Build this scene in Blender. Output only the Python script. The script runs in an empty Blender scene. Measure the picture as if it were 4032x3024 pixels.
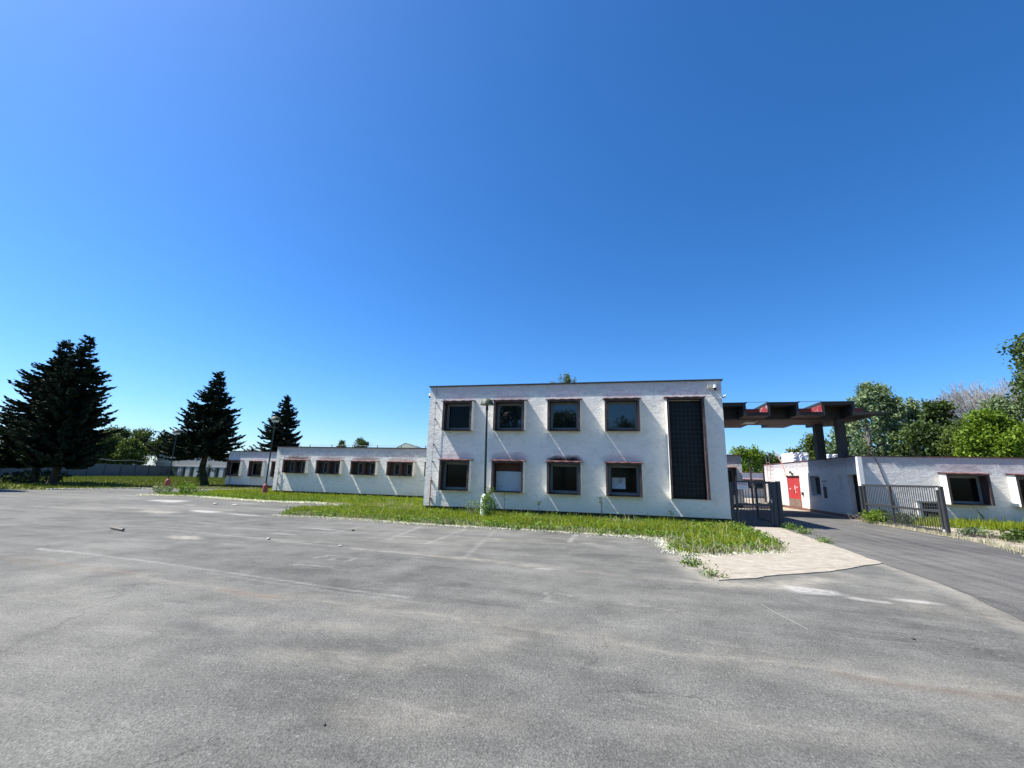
import bpy, math, random
import numpy as np
from mathutils import Vector, Matrix
rng = np.random.default_rng(7); random.seed(7)
SC = bpy.context.scene; COL = SC.collection
PI = math.pi
SUN = Vector((1.0, 0.165, -1.5)).normalized()      # direction the light travels

# ------------------------------------------------------------------ node helpers
def new_mat(name):
    m = bpy.data.materials.new(name); m.use_nodes = True
    nt = m.node_tree; nt.nodes.clear()
    out = nt.nodes.new('ShaderNodeOutputMaterial'); b = nt.nodes.new('ShaderNodeBsdfPrincipled')
    nt.links.new(b.outputs[0], out.inputs[0])
    return m, nt, b, out
def N(nt, t, **kw):
    n = nt.nodes.new(t)
    for k, v in kw.items():
        if k.startswith('i_'):
            key = k[2:]
            key = int(key) if key.isdigit() else key.replace('_', ' ')
            n.inputs[key].default_value = v
        else: setattr(n, k, v)
    return n
def L(nt, a, b): nt.links.new(a, b)
def noise(nt, co, scale, detail=4, rough=.6, dist=0.0):
    n = N(nt, 'ShaderNodeTexNoise'); n.inputs['Scale'].default_value = scale; n.inputs['Detail'].default_value = detail
    n.inputs['Roughness'].default_value = rough; n.inputs['Distortion'].default_value = dist
    L(nt, co, n.inputs['Vector']); return n.outputs['Fac']
def ramp(nt, fac, stops):
    r = N(nt, 'ShaderNodeValToRGB'); e = r.color_ramp.elements
    while len(e) < len(stops): e.new(.5)
    for el, (p, c) in zip(e, stops):
        el.position = p; el.color = (c[0], c[1], c[2], 1) if hasattr(c, '__len__') else (c, c, c, 1)
    L(nt, fac, r.inputs[0]); return r.outputs[0]
def mix(nt, fac, a, b, mode='MIX'):
    m = N(nt, 'ShaderNodeMix', data_type='RGBA', blend_type=mode)
    for s, v in ((0, fac), (6, a), (7, b)):
        if isinstance(v, (int, float)): m.inputs[s].default_value = v if s == 0 else (v, v, v, 1)
        elif isinstance(v, (tuple, list)): m.inputs[s].default_value = (v[0], v[1], v[2], 1)
        else: L(nt, v, m.inputs[s])
    return m.outputs[2]
def math_(nt, op, a, b=None, clamp=False):
    m = N(nt, 'ShaderNodeMath', operation=op); m.use_clamp = clamp
    for s, v in ((0, a), (1, b)):
        if v is None: continue
        if isinstance(v, (int, float)): m.inputs[s].default_value = v
        else: L(nt, v, m.inputs[s])
    return m.outputs[0]
def coords(nt, scale=(1, 1, 1), kind='Object'):
    tc = N(nt, 'ShaderNodeTexCoord'); mp = N(nt, 'ShaderNodeMapping'); mp.inputs['Scale'].default_value = scale
    L(nt, tc.outputs[kind], mp.inputs[0]); return mp.outputs[0]
def bump(nt, b, h, strength=.5, dist=.02):
    n = N(nt, 'ShaderNodeBump'); n.inputs['Strength'].default_value = strength; n.inputs['Distance'].default_value = dist
    L(nt, h, n.inputs['Height']); L(nt, n.outputs[0], b.inputs['Normal'])
def geo_pos(nt):
    return N(nt, 'ShaderNodeNewGeometry').outputs['Position']

M = {}
def simple(name, col, rough=.6, metal=0.0, var=.25, scale=6.0, bmp=.15, spec=.4):
    m, nt, b, o = new_mat(name); p = geo_pos(nt)
    f = noise(nt, p, scale, 5, .65); f2 = noise(nt, p, scale*7, 3, .6)
    c = mix(nt, f, [v*(1-var) for v in col], [min(1, v*(1+var)) for v in col])
    c = mix(nt, math_(nt, 'MULTIPLY', f2, .35), c, [v*.6 for v in col])
    L(nt, c, b.inputs['Base Color']); b.inputs['Roughness'].default_value = rough
    b.inputs['Metallic'].default_value = metal; b.inputs['Specular IOR Level'].default_value = spec
    if bmp: bump(nt, b, f2, bmp, .01)
    M[name] = m; return m
def worn(name, ca, cb, lo=.5, hi=.6, scale=8.0, rough=.7, bmp=.3, stretch=(1, 1, 1)):
    m, nt, b, o = new_mat(name)
    mp = N(nt, 'ShaderNodeMapping'); mp.inputs['Scale'].default_value = stretch; L(nt, geo_pos(nt), mp.inputs[0]); p = mp.outputs[0]
    f = noise(nt, p, scale, 6, .7)
    c = mix(nt, ramp(nt, f, ((lo, 0.0), (hi, 1.0))), ca, cb)
    c = mix(nt, math_(nt, 'MULTIPLY', noise(nt, p, scale*6, 3), .3), c, [v*.5 for v in ca])
    L(nt, c, b.inputs['Base Color']); b.inputs['Roughness'].default_value = rough; bump(nt, b, f, bmp, .01)
    M[name] = m; return m

def stucco(name, top, base=(.86, .83, .76), soot=None, heavy=1.0):
    """rough painted render; grey mottling, a darker band and patches under the roof edge (z near top)"""
    m, nt, b, o = new_mat(name); p = geo_pos(nt)
    sep = N(nt, 'ShaderNodeSeparateXYZ'); L(nt, p, sep.inputs[0]); z = sep.outputs[2]
    mp = N(nt, 'ShaderNodeMapping'); mp.inputs['Scale'].default_value = (1, 1, 1.8); L(nt, p, mp.inputs[0]); q = mp.outputs[0]
    big = noise(nt, p, .7, 5, .6); mid = noise(nt, q, 3.5, 6, .65); fine = noise(nt, q, 17, 5, .7)
    c = mix(nt, big, [v*.93 for v in base], [min(1, v*1.06) for v in base])
    c = mix(nt, ramp(nt, mid, ((.50, 0.0), (.75, .35))), c, (.42, .42, .42))
    # darker band below the coping, ragged lower edge
    zz = math_(nt, 'ADD', z, math_(nt, 'MULTIPLY', math_(nt, 'SUBTRACT', mid, .5), 1.2))
    mr = N(nt, 'ShaderNodeMapRange'); L(nt, zz, mr.inputs[0])
    mr.inputs[1].default_value = top-.62; mr.inputs[2].default_value = top-.30; mr.inputs[3].default_value = 0; mr.inputs[4].default_value = .42*heavy
    c = mix(nt, mr.outputs[0], c, (.36, .34, .37))
    pa = ramp(nt, noise(nt, p, 1.1, 6, .7, 1.5), ((.60, 0.0), (.72, .45)))
    mr2 = N(nt, 'ShaderNodeMapRange'); L(nt, z, mr2.inputs[0]); mr2.inputs[1].default_value = top-.9; mr2.inputs[2].default_value = top-.2
    c = mix(nt, math_(nt, 'MULTIPLY', pa, mr2.outputs[0]), c, (.22, .22, .24))
    # rain streaks running down from the coping
    mps = N(nt, 'ShaderNodeMapping'); mps.inputs['Scale'].default_value = (4.5, 4.5, .22); L(nt, p, mps.inputs[0])
    stk = ramp(nt, noise(nt, mps.outputs[0], 1.6, 5, .6), ((.56, 0.0), (.70, .38)))
    mr4 = N(nt, 'ShaderNodeMapRange'); L(nt, zz, mr4.inputs[0]); mr4.inputs[1].default_value = top-2.2; mr4.inputs[2].default_value = top-.2
    c = mix(nt, math_(nt, 'MULTIPLY', stk, mr4.outputs[0]), c, (.34, .33, .33))
    # damp and moss line near the ground
    mr3 = N(nt, 'ShaderNodeMapRange'); L(nt, zz, mr3.inputs[0]); mr3.inputs[1].default_value = .75; mr3.inputs[2].default_value = .15
    mr3.inputs[3].default_value = 0; mr3.inputs[4].default_value = .35
    c = mix(nt, mr3.outputs[0], c, (.40, .40, .35))
    if soot:
        x = sep.outputs[0]
        for (sx, sz, rx, rz, k, col) in soot:
            dx = math_(nt, 'DIVIDE', math_(nt, 'SUBTRACT', x, sx), rx); dz = math_(nt, 'DIVIDE', math_(nt, 'SUBTRACT', math_(nt, 'ADD', math_(nt, 'MULTIPLY', zz, .4), math_(nt, 'MULTIPLY', z, .6)), sz), rz)
            d = math_(nt, 'ADD', math_(nt, 'POWER', math_(nt, 'ABSOLUTE', dx), 4.0), math_(nt, 'POWER', math_(nt, 'ABSOLUTE', dz), 2.0))
            f = math_(nt, 'MULTIPLY', math_(nt, 'SUBTRACT', 1.0, d, True), k)
            c = mix(nt, f, c, col)
    L(nt, c, b.inputs['Base Color']); b.inputs['Roughness'].default_value = .92; b.inputs['Specular IOR Level'].default_value = .15
    h = math_(nt, 'ADD', math_(nt, 'MULTIPLY', mid, .8), math_(nt, 'MULTIPLY', fine, .45))
    bump(nt, b, h, 1.0, .11)
    M[name] = m; return m

W0, WS, WW = -8.306, 2.612, 1.521
soot = []
for i in range(4):
    cx = W0+i*WS+WW/2
    soot.append((cx, 5.42, 1.0, .22, (.15, .45, .12, .32)[i], (.30, .22, .23)))
    if i != 2: soot.append((cx, 2.60, 1.0, .30, (.30, .58, 0, .40)[i], (.28, .20, .22)))
soot.append((W0+2*WS+WW/2, 2.50, .90, .30, 1.1, (.03, .022, .025)))
stucco('stucco_main', 6.106, soot=soot)
ws = []
for i in range(5):
    ws.append((-23.35+i*2.87, 2.70, 1.22, .22, (.9, .6, .75, .45, .6)[i], (.12, .10, .10)))
stucco('stucco_wing', 3.49, base=(.84, .81, .73), soot=ws, heavy=1.3)
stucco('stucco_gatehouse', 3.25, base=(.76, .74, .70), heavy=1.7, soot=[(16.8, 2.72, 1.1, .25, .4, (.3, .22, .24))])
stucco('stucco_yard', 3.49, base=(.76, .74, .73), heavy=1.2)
stucco('stucco_far', 4.4, base=(.40, .39, .37), heavy=1.0)
worn('fin_brown', (.060, .040, .038), (.12, .082, .078), scale=5, stretch=(1, 1, .5))
worn('fin_cream', (.82, .81, .76), (.68, .66, .60), .5, .7, scale=4)
worn('hood_red', (.13, .045, .040), (.24, .12, .11), scale=6)
simple('dark_void', (.012, .011, .012), .9, bmp=0)
simple('plinth_dark', (.05, .045, .04), .95, scale=3)
worn('brick_plinth', (.20, .09, .065), (.12, .08, .07), scale=9)
simple('edging_dark', (.035, .035, .038), .6, .2)
worn('edging_rust', (.13, .045, .03), (.05, .04, .04), scale=7)
simple('roof_felt', (.06, .06, .06), .95)
simple('frame_grey', (.20, .22, .22), .5, scale=4)
simple('frame_white', (.62, .63, .62), .45, scale=4)
simple('mullion_brown', (.085, .055, .052), .8, scale=4)
simple('gate_steel', (.05, .058, .066), .5, .3, scale=5)
simple('gate_steel_worn', (.048, .050, .054), .6, .2, var=.4, scale=9)
simple('lamp_pole', (.018, .032, .028), .5, .2, var=.4)
simple('lamp_glass', (.55, .57, .55), .25, var=.15)
worn('lamp_head_green', (.028, .050, .032), (.13, .12, .05), .45, .6, scale=9, rough=.55)
worn('sleeve_red', (.34, .085, .075), (.24, .06, .055), .45, .7, scale=5)
worn('sleeve_pale', (.60, .66, .60), (.42, .50, .44), .5, .7, scale=6)
worn('concrete_dark', (.030, .028, .025), (.017, .016, .015), .4, .65, scale=2.5, bmp=.3)
worn('concrete_soffit', (.13, .06, .042), (.07, .038, .03), .4, .6, scale=3)
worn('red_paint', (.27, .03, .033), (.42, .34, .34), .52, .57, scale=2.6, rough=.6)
worn('red_paint_shaded', (.06, .005, .006), (.045, .005, .006), .5, .6, scale=3)  # same red paint, darkened to carry the shade on back and right faces
worn('door_red', (.46, .035, .035), (.36, .03, .03), .45, .65, scale=2.5, rough=.55)
worn('door_bare', (.22, .17, .13), (.13, .10, .085), .4, .6, scale=8)
simple('paper_white', (.72, .72, .72), .7, var=.08)
simple('wrap_white', (.80, .80, .82), .35, var=.12, scale=2.5, bmp=.6)
simple('cable_dark', (.06, .045, .04), .7)
simple('cable_rust', (.17, .065, .05), .8)
simple('cable_grey', (.45, .47, .48), .6)
simple('ladder_paint', (.50, .22, .16), .6)
simple('ladder_top', (.16, .17, .18), .5, .3)
simple('camera_white', (.78, .78, .76), .4, var=.05)
simple('camera_black', (.02, .02, .022), .2, var=.1)
simple('box_beige', (.45, .45, .36), .6, var=.1)
worn('fence_concrete', (.13, .14, .145), (.10, .11, .12), .4, .6, scale=1.5)
simple('fence_post', (.08, .085, .09), .85)
simple('green_steel', (.06, .10, .08), .6)
simple('bark_dark', (.05, .038, .03), .95, scale=8, bmp=.6)
simple('bark_grey', (.17, .155, .14), .95, scale=8, bmp=.6)
simple('bare_twig', (.33, .31, .275), .9, scale=1.5, bmp=0)
simple('pole_brown', (.05, .03, .025), .8)
simple('stone_pale', (.48, .45, .38), .95, scale=4, bmp=.6)
simple('stone_dark', (.06, .055, .05), .95, scale=4, bmp=.6)
simple('branch_wood', (.20, .18, .155), .9, scale=15, bmp=.5)
simple('string_white', (.38, .38, .36), .8)
worn('board_blue', (.46, .50, .52), (.40, .45, .48), .4, .7, scale=2, bmp=.1)
# flecks on the board
_m = M['board_blue']; _nt = _m.node_tree; _b = [n for n in _nt.nodes if n.type == 'BSDF_PRINCIPLED'][0]
_src = _b.inputs['Base Color'].links[0].from_socket
L(_nt, mix(_nt, ramp(_nt, noise(_nt, geo_pos(_nt), 16, 2, .5), ((.62, 0.0), (.68, .8))), _src, (.12, .14, .16)), _b.inputs['Base Color'])
simple('board_brown', (.085, .035, .022), .85, var=.3)

def glass_mat(name, col, rough):
    m, nt, b, o = new_mat(name)
    b.inputs['Base Color'].default_value = (*col, 1); b.inputs['Roughness'].default_value = rough
    b.inputs['Specular IOR Level'].default_value = .9; b.inputs['IOR'].default_value = 1.52
    bump(nt, b, noise(nt, geo_pos(nt), 1.1, 2, .5), .04, .03)
    M[name] = m
glass_mat('pane', (.004, .008, .013), .03)
glass_mat('pane_dull', (.005, .005, .005), .06); [n for n in M['pane_dull'].node_tree.nodes if n.type == 'BSDF_PRINCIPLED'][0].inputs['Specular IOR Level'].default_value = .10
def glass_block_mat():
    m, nt, b, o = new_mat('glass_block')
    sep = N(nt, 'ShaderNodeSeparateXYZ'); L(nt, geo_pos(nt), sep.inputs[0])
    def saw(s, o_, per):
        return math_(nt, 'ABSOLUTE', math_(nt, 'SUBTRACT', math_(nt, 'FRACT', math_(nt, 'DIVIDE', math_(nt, 'SUBTRACT', s, o_), per)), .5))
    gx = saw(sep.outputs[0], 2.33, .169); gz = saw(sep.outputs[2], 1.05, .2)
    g = math_(nt, 'MAXIMUM', gx, gz); line = ramp(nt, g, ((.455, 0.0), (.475, 1.0)))
    f = noise(nt, geo_pos(nt), 2.2, 3)
    c = mix(nt, line, mix(nt, f, (.004, .005, .006), (.016, .02, .022)), (.05, .058, .062))
    L(nt, c, b.inputs['Base Color']); b.inputs['Roughness'].default_value = .3; b.inputs['Specular IOR Level'].default_value = .14
    hh = ramp(nt, g, ((.30, 1.0), (.47, 0.0)))
    bump(nt, b, hh, .5, .02)
    M['glass_block'] = m
glass_block_mat()
def poster_mat():
    m, nt, b, o = new_mat('poster_print'); p = geo_pos(nt)
    c = ramp(nt, noise(nt, p, 7, 5, .7, 1.0), ((.32, (.07, .075, .08)), (.45, (.25, .24, .22)), (.52, (.45, .36, .33)), (.6, (.32, .36, .42)), (.75, (.6, .62, .64))))
    sep = N(nt, 'ShaderNodeSeparateXYZ'); L(nt, p, sep.inputs[0])
    mr = N(nt, 'ShaderNodeMapRange'); L(nt, sep.outputs[2], mr.inputs[0]); mr.inputs[1].default_value = 1.62; mr.inputs[2].default_value = 1.5
    c = mix(nt, mr.outputs[0], c, mix(nt, noise(nt, p, 12, 3), (.25, .30, .38), (.50, .55, .60)))
    L(nt, c, b.inputs['Base Color']); b.inputs['Roughness'].default_value = .6; M['poster_print'] = m
poster_mat()

def foliage(name, ca, cb, trans=.3, rough=.6, cc=None):
    m, nt, b, o = new_mat(name)
    at = N(nt, 'ShaderNodeAttribute', attribute_name='tint')
    c = mix(nt, at.outputs['Fac'], ca, cb)
    if cc:
        c = mix(nt, ramp(nt, noise(nt, geo_pos(nt), .5, 3), ((.5, 0.0), (.65, .8))), c, cc)
    L(nt, c, b.inputs['Base Color']); b.inputs['Roughness'].default_value = rough; b.inputs['Specular IOR Level'].default_value = .25
    tr = N(nt, 'ShaderNodeBsdfTranslucent'); L(nt, mix(nt, 1.0, c, (1.0, 1.0, .45), 'MULTIPLY'), tr.inputs[0])
    ms = N(nt, 'ShaderNodeMixShader'); ms.inputs[0].default_value = trans
    L(nt, b.outputs[0], ms.inputs[1]); L(nt, tr.outputs[0], ms.inputs[2]); L(nt, ms.outputs[0], o.inputs[0])
    M[name] = m
foliage('spruce_needles', (.010, .022, .015), (.038, .064, .038), .05, .7)
foliage('leaf_olive', (.045, .075, .018), (.12, .17, .035), .3)
foliage('leaf_dark', (.028, .055, .015), (.095, .145, .03), .25)
foliage('leaf_grey', (.095, .15, .07), (.27, .35, .18), .25)
foliage('leaf_bright', (.08, .15, .012), (.20, .30, .03), .35)
foliage('leaf_birch', (.06, .09, .03), (.15, .19, .07), .3)
foliage('leaf_far', (.036, .064, .022), (.11, .155, .042), .25)
foliage('grass_blade', (.135, .20, .010), (.37, .44, .045), .35, .55, cc=(.19, .23, .03))
foliage('grass_lawn', (.075, .105, .014), (.165, .19, .035), .3, .6, cc=(.10, .15, .02))
foliage('weed_leaf', (.06, .13, .016), (.20, .31, .045), .35)
foliage('dry_grass', (.34, .33, .20), (.52, .50, .36), .2, .8)
foliage('seed_fluff', (.66, .65, .58), (.85, .84, .78), .25, .9)

def ground_mats():
    # soil beneath the grass
    m, nt, b, o = new_mat('soil'); p = geo_pos(nt)
    c = ramp(nt, noise(nt, p, 2.0, 6, .7), ((.35, (.06, .075, .02)), (.55, (.11, .12, .035)), (.75, (.20, .18, .09))))
    L(nt, c, b.inputs['Base Color']); b.inputs['Roughness'].default_value = 1.0; bump(nt, b, noise(nt, p, 14, 5), .6, .04); M['soil'] = m
    m, nt, b, o = new_mat('far_ground'); p = geo_pos(nt)
    c = ramp(nt, noise(nt, p, .12, 6, .7), ((.35, (.06, .085, .02)), (.6, (.10, .12, .035))))
    L(nt, c, b.inputs['Base Color']); b.inputs['Roughness'].default_value = 1.0; M['far_ground'] = m
    # pale dirt verge
    m, nt, b, o = new_mat('verge_dirt'); p = geo_pos(nt)
    c = ramp(nt, noise(nt, p, 1.6, 8, .75), ((.3, (.10, .085, .05)), (.48, (.27, .235, .18)), (.62, (.40, .36, .29)), (.8, (.50, .47, .40))))
    L(nt, c, b.inputs['Base Color']); b.inputs['Roughness'].default_value = 1.0; bump(nt, b, noise(nt, p, 11, 6, .7), .8, .05); M['verge_dirt'] = m
    # concrete walk
    m, nt, b, o = new_mat('walk_concrete')
    mp = N(nt, 'ShaderNodeMapping'); mp.inputs['Scale'].default_value = (.8, 1.15, 1); mp.inputs['Rotation'].default_value = (0, 0, .6)
    p = geo_pos(nt); L(nt, p, mp.inputs[0])
    f = noise(nt, mp.outputs[0], 5.0, 8, .75)
    c = ramp(nt, f, ((.32, (.21, .185, .145)), (.47, (.30, .27, .22)), (.58, (.35, .325, .275)), (.68, (.50, .475, .43))))
    c = mix(nt, math_(nt, 'MULTIPLY', noise(nt, p, 40, 4, .7), .35), c, (.22, .18, .13))
    sep = N(nt, 'ShaderNodeSeparateXYZ'); L(nt, p, sep.inputs[0])
    jt = math_(nt, 'ABSOLUTE', math_(nt, 'SUBTRACT', math_(nt, 'FRACT', math_(nt, 'ADD', math_(nt, 'MULTIPLY', sep.outputs[1], .42), math_(nt, 'ADD', math_(nt, 'MULTIPLY', sep.outputs[0], -.28), math_(nt, 'MULTIPLY', noise(nt, p, 3.0, 4), .04)))), .5))
    c = mix(nt, math_(nt, 'MULTIPLY', ramp(nt, jt, ((.0, 1.0), (.012, 0.0))), .7), c, (.11, .09, .06))
    c = mix(nt, ramp(nt, noise(nt, p, 2.2, 7, .75, .8), ((.52, 0.0), (.64, .6))), c, (.21, .185, .14))
    L(nt, c, b.inputs['Base Color']); b.inputs['Roughness'].default_value = .95; bump(nt, b, noise(nt, p, 30, 6, .7), .5, .015); M['walk_concrete'] = m
    # asphalt, dust / paint / oil stored on the mesh
    def asphalt(name, dark, light, streak):
        m, nt, b, o = new_mat(name); p = geo_pos(nt)
        big = noise(nt, p, .22, 5, .62, .6); mid = noise(nt, p, 1.3, 6, .65)
        mp = N(nt, 'ShaderNodeMapping'); mp.inputs['Scale'].default_value = (.35, 1.5, 1); mp.inputs['Rotation'].default_value = (0, 0, .18)
        L(nt, p, mp.inputs[0]); long_ = noise(nt, mp.outputs[0], .9, 6, .6)
        if streak:
            mp.inputs['Scale'].default_value = (3.0, .10, 1); mp.inputs['Rotation'].default_value = (0, 0, .06)
        k1, k2, k3 = (.35, .2, .45) if streak else (.40, .38, .22)
        f = math_(nt, 'ADD', math_(nt, 'MULTIPLY', big, k1), math_(nt, 'ADD', math_(nt, 'MULTIPLY', mid, k2), math_(nt, 'MULTIPLY', long_, k3)))
        c = ramp(nt, f, ((.38, dark), (.60, light)))
        v = N(nt, 'ShaderNodeTexVoronoi'); v.inputs['Scale'].default_value = 62; v.inputs['Randomness'].default_value = 1; L(nt, p, v.inputs['Vector'])
        g = noise(nt, p, 40, 3, .8); sp = ramp(nt, g, ((.38, .60), (.52, 1.0), (.64, 1.36)))
        c = mix(nt, .75, c, mix(nt, 1.0, c, sp, 'MULTIPLY'))
        vc = N(nt, 'ShaderNodeTexVoronoi', feature='DISTANCE_TO_EDGE'); vc.inputs['Scale'].default_value = .38
        wob = N(nt, 'ShaderNodeTexNoise'); wob.inputs['Scale'].default_value = 1.6; wob.inputs['Detail'].default_value = 8; wob.inputs['Roughness'].default_value = .7; L(nt, p, wob.inputs['Vector'])
        va = N(nt, 'ShaderNodeVectorMath', operation='ADD'); L(nt, p, va.inputs[0]); L(nt, wob.outputs['Color'], va.inputs[1]); L(nt, va.outputs[0], vc.inputs['Vector'])
        ck = math_(nt, 'MULTIPLY', ramp(nt, vc.outputs['Distance'], ((.0, 1.0), (.006, 0.0))), ramp(nt, noise(nt, p, .35, 3), ((.47, 0.0), (.56, .8))))
        c = mix(nt, ck, c, (.035, .033, .03))
        # pale mineral bloom, thin wind-blown streaks
        mp2 = N(nt, 'ShaderNodeMapping'); mp2.inputs['Scale'].default_value = (.5, 2.2, 1); mp2.inputs['Rotation'].default_value = (0, 0, .12); L(nt, p, mp2.inputs[0])
        bl = ramp(nt, noise(nt, mp2.outputs[0], 1.5, 8, .78, .4), ((.54, 0.0), (.72, .36)))
        c = mix(nt, bl, c, (.27, .26, .235))
        sepc = N(nt, 'ShaderNodeSeparateColor'); L(nt, v.outputs['Color'], sepc.inputs[0])
        c = mix(nt, ramp(nt, sepc.outputs[0], ((.985, 0.0), (.99, .3))), c, (.36, .35, .33))
        c = mix(nt, ramp(nt, sepc.outputs[1], ((.975, 0.0), (.985, .5))), c, (.03, .03, .032))
        for an, col, k in (('dust', (.31, .29, .24), .85), ('rust', (.125, .085, .06), .75), ('paint', (.42, .41, .385), .85), ('oil', (.055, .055, .06), .8)):
            at = N(nt, 'ShaderNodeAttribute', attribute_name=an)
            ff = math_(nt, 'MULTIPLY', at.outputs['Fac'], math_(nt, 'MULTIPLY', ramp(nt, noise(nt, p, 6 if an != 'dust' else 4, 6, .8), ((.34, .25), (.6, 1.0))), k), True)
            c = mix(nt, ff, c, col)
        L(nt, c, b.inputs['Base Color']); b.inputs['Roughness'].default_value = .9; b.inputs['Specular IOR Level'].default_value = .25
        h = math_(nt, 'ADD', v.outputs['Distance'], g); bump(nt, b, h, .55, .012)
        M[name] = m
    asphalt('asphalt', (.066, .067, .062), (.156, .156, .143), False)
    asphalt('asphalt_road', (.055, .055, .055), (.140, .136, .125), True)
ground_mats()

# ------------------------------------------------------------------ object helpers
def tag(o, label=None, cat=None, group=None, kind=None):
    if label: o['label'] = label
    if cat: o['category'] = cat
    if group: o['group'] = group
    if kind: o['kind'] = kind
    return o
def thing(name, label, cat, loc, group=None, rz=0.0):
    o = bpy.data.objects.new(name, None); COL.objects.link(o); o.location = loc; o.rotation_euler = (0, 0, rz)
    o.empty_display_size = .2
    return tag(o, label, cat, group)
def wloc(o):
    v = Vector((0, 0, 0))
    while o: v += o.location; o = o.parent
    return v
class MB:
    def __init__(s): s.v = []; s.f = []; s.m = []; s.ms = []
    def mi(s, m):
        if m not in s.ms: s.ms.append(m)
        return s.ms.index(m)
    def poly(s, pts, m):
        n = len(s.v); s.v += [tuple(p) for p in pts]; s.f.append(tuple(range(n, n+len(pts)))); s.m.append(s.mi(m)); return s
    def box(s, x0, x1, y0, y1, z0, z1, m, **fm):
        n = len(s.v)
        s.v += [(x0, y0, z0), (x1, y0, z0), (x1, y1, z0), (x0, y1, z0), (x0, y0, z1), (x1, y0, z1), (x1, y1, z1), (x0, y1, z1)]
        for key, q in (('B', (0, 3, 2, 1)), ('T', (4, 5, 6, 7)), ('F', (0, 1, 5, 4)), ('R', (1, 2, 6, 5)), ('K', (2, 3, 7, 6)), ('L', (3, 0, 4, 7))):
            s.f.append(tuple(n+i for i in q)); s.m.append(s.mi(fm.get(key, m)))
        return s
    def obox(s, p0, p1, w, h, m, up=(0, 0, 1)):
        a = Vector(p0); b = Vector(p1); d = (b-a).normalized(); u = Vector(up)
        if abs(d.dot(u)) > .95: u = Vector((0, 1, 0))
        r = d.cross(u).normalized()*w/2; t = r.cross(d).normalized()*h/2
        n = len(s.v)
        for q in (a, b):
            for (i, j) in ((-1, -1), (1, -1), (1, 1), (-1, 1)): s.v.append(tuple(q+r*i+t*j))
        for q in ((0, 3, 2, 1), (4, 5, 6, 7), (0, 1, 5, 4), (1, 2, 6, 5), (2, 3, 7, 6), (3, 0, 4, 7)):
            s.f.append(tuple(n+i for i in q)); s.m.append(s.mi(m))
        return s
    def tube(s, pts, rs, m, k=8, cap=True):
        pts = [Vector(p) for p in pts]
        if not hasattr(rs, '__len__'): rs = [rs]*len(pts)
        n = len(s.v); last = None
        for i, p in enumerate(pts):
            d = (pts[min(i+1, len(pts)-1)]-pts[max(i-1, 0)]).normalized()
            u = last if last else (Vector((1, 0, 0)) if abs(d.x) < .9 else Vector((0, 1, 0)))
            r = (u-d*u.dot(d)).normalized(); last = r; t = d.cross(r)
            for j in range(k):
                a = 2*PI*j/k; s.v.append(tuple(p+(r*math.cos(a)+t*math.sin(a))*rs[i]))
        for i in range(len(pts)-1):
            for j in range(k):
                s.f.append((n+i*k+j, n+i*k+(j+1) % k, n+(i+1)*k+(j+1) % k, n+(i+1)*k+j)); s.m.append(s.mi(m))
        if cap:
            s.f.append(tuple(n+j for j in range(k-1, -1, -1))); s.m.append(s.mi(m))
            e = n+(len(pts)-1)*k; s.f.append(tuple(e+j for j in range(k))); s.m.append(s.mi(m))
        return s
    def lathe(s, c, prof, m, k=20):
        """prof: (radius, z) from bottom to top"""
        n = len(s.v)
        for r, z in prof:
            for j in range(k):
                a = 2*PI*j/k; s.v.append((c[0]+r*math.cos(a), c[1]+r*math.sin(a), c[2]+z))
        for i in range(len(prof)-1):
            for j in range(k):
                s.f.append((n+i*k+j, n+i*k+(j+1) % k, n+(i+1)*k+(j+1) % k, n+(i+1)*k+j)); s.m.append(s.mi(m))
        s.f.append(tuple(n+j for j in range(k-1, -1, -1))); s.m.append(s.mi(m))
        e = n+(len(prof)-1)*k; s.f.append(tuple(e+j for j in range(k))); s.m.append(s.mi(m))
        return s
    def build(s, name, parent=None, smooth=False, bevel=0, loc=None):
        me = bpy.data.meshes.new(name)
        off = wloc(parent) if parent else Vector(loc or (0, 0, 0))
        me.from_pydata([(x-off.x, y-off.y, z-off.z) for x, y, z in s.v], [], s.f)
        for m in s.ms: me.materials.append(M[m])
        me.polygons.foreach_set('material_index', s.m)
        if smooth:
            me.polygons.foreach_set('use_smooth', [True]*len(s.f))
        me.update()
        o = bpy.data.objects.new(name, me); COL.objects.link(o)
        if parent: o.parent = parent
        else: o.location = off
        if bevel:
            b = o.modifiers.new('Bevel', 'BEVEL'); b.width = bevel; b.segments = 2; b.limit_method = 'ANGLE'
        if smooth:
            try:
                me.set_sharp_from_angle(angle=math.radians(40))
            except Exception: pass
        return o

def np_mesh(name, V, k, mats, tint=None, parent=None, midx=None, smooth=False):
    """V: (n*k,3) vertices of n separate k-gons"""
    V = np.asarray(V, dtype=np.float32).reshape(-1, 3)
    if parent is not None:
        o_ = wloc(parent); V = V-np.array([o_.x, o_.y, o_.z], dtype=np.float32)
    n = len(V)//k; me = bpy.data.meshes.new(name)
    me.vertices.add(n*k); me.vertices.foreach_set('co', V.ravel())
    me.loops.add(n*k); me.loops.foreach_set('vertex_index', np.arange(n*k, dtype=np.int32))
    me.polygons.add(n); me.polygons.foreach_set('loop_start', np.arange(0, n*k, k, dtype=np.int32))
    me.polygons.foreach_set('loop_total', np.full(n, k, dtype=np.int32))
    for m in mats: me.materials.append(M[m])
    if midx is not None: me.polygons.foreach_set('material_index', midx.astype(np.int32))
    if tint is not None:
        a = me.attributes.new('tint', 'FLOAT', 'POINT'); a.data.foreach_set('value', np.repeat(tint, k).astype(np.float32))
    me.update(calc_edges=True); me.validate()
    o = bpy.data.objects.new(name, me); COL.objects.link(o)
    if parent is not None: o.parent = parent
    return o

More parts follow.
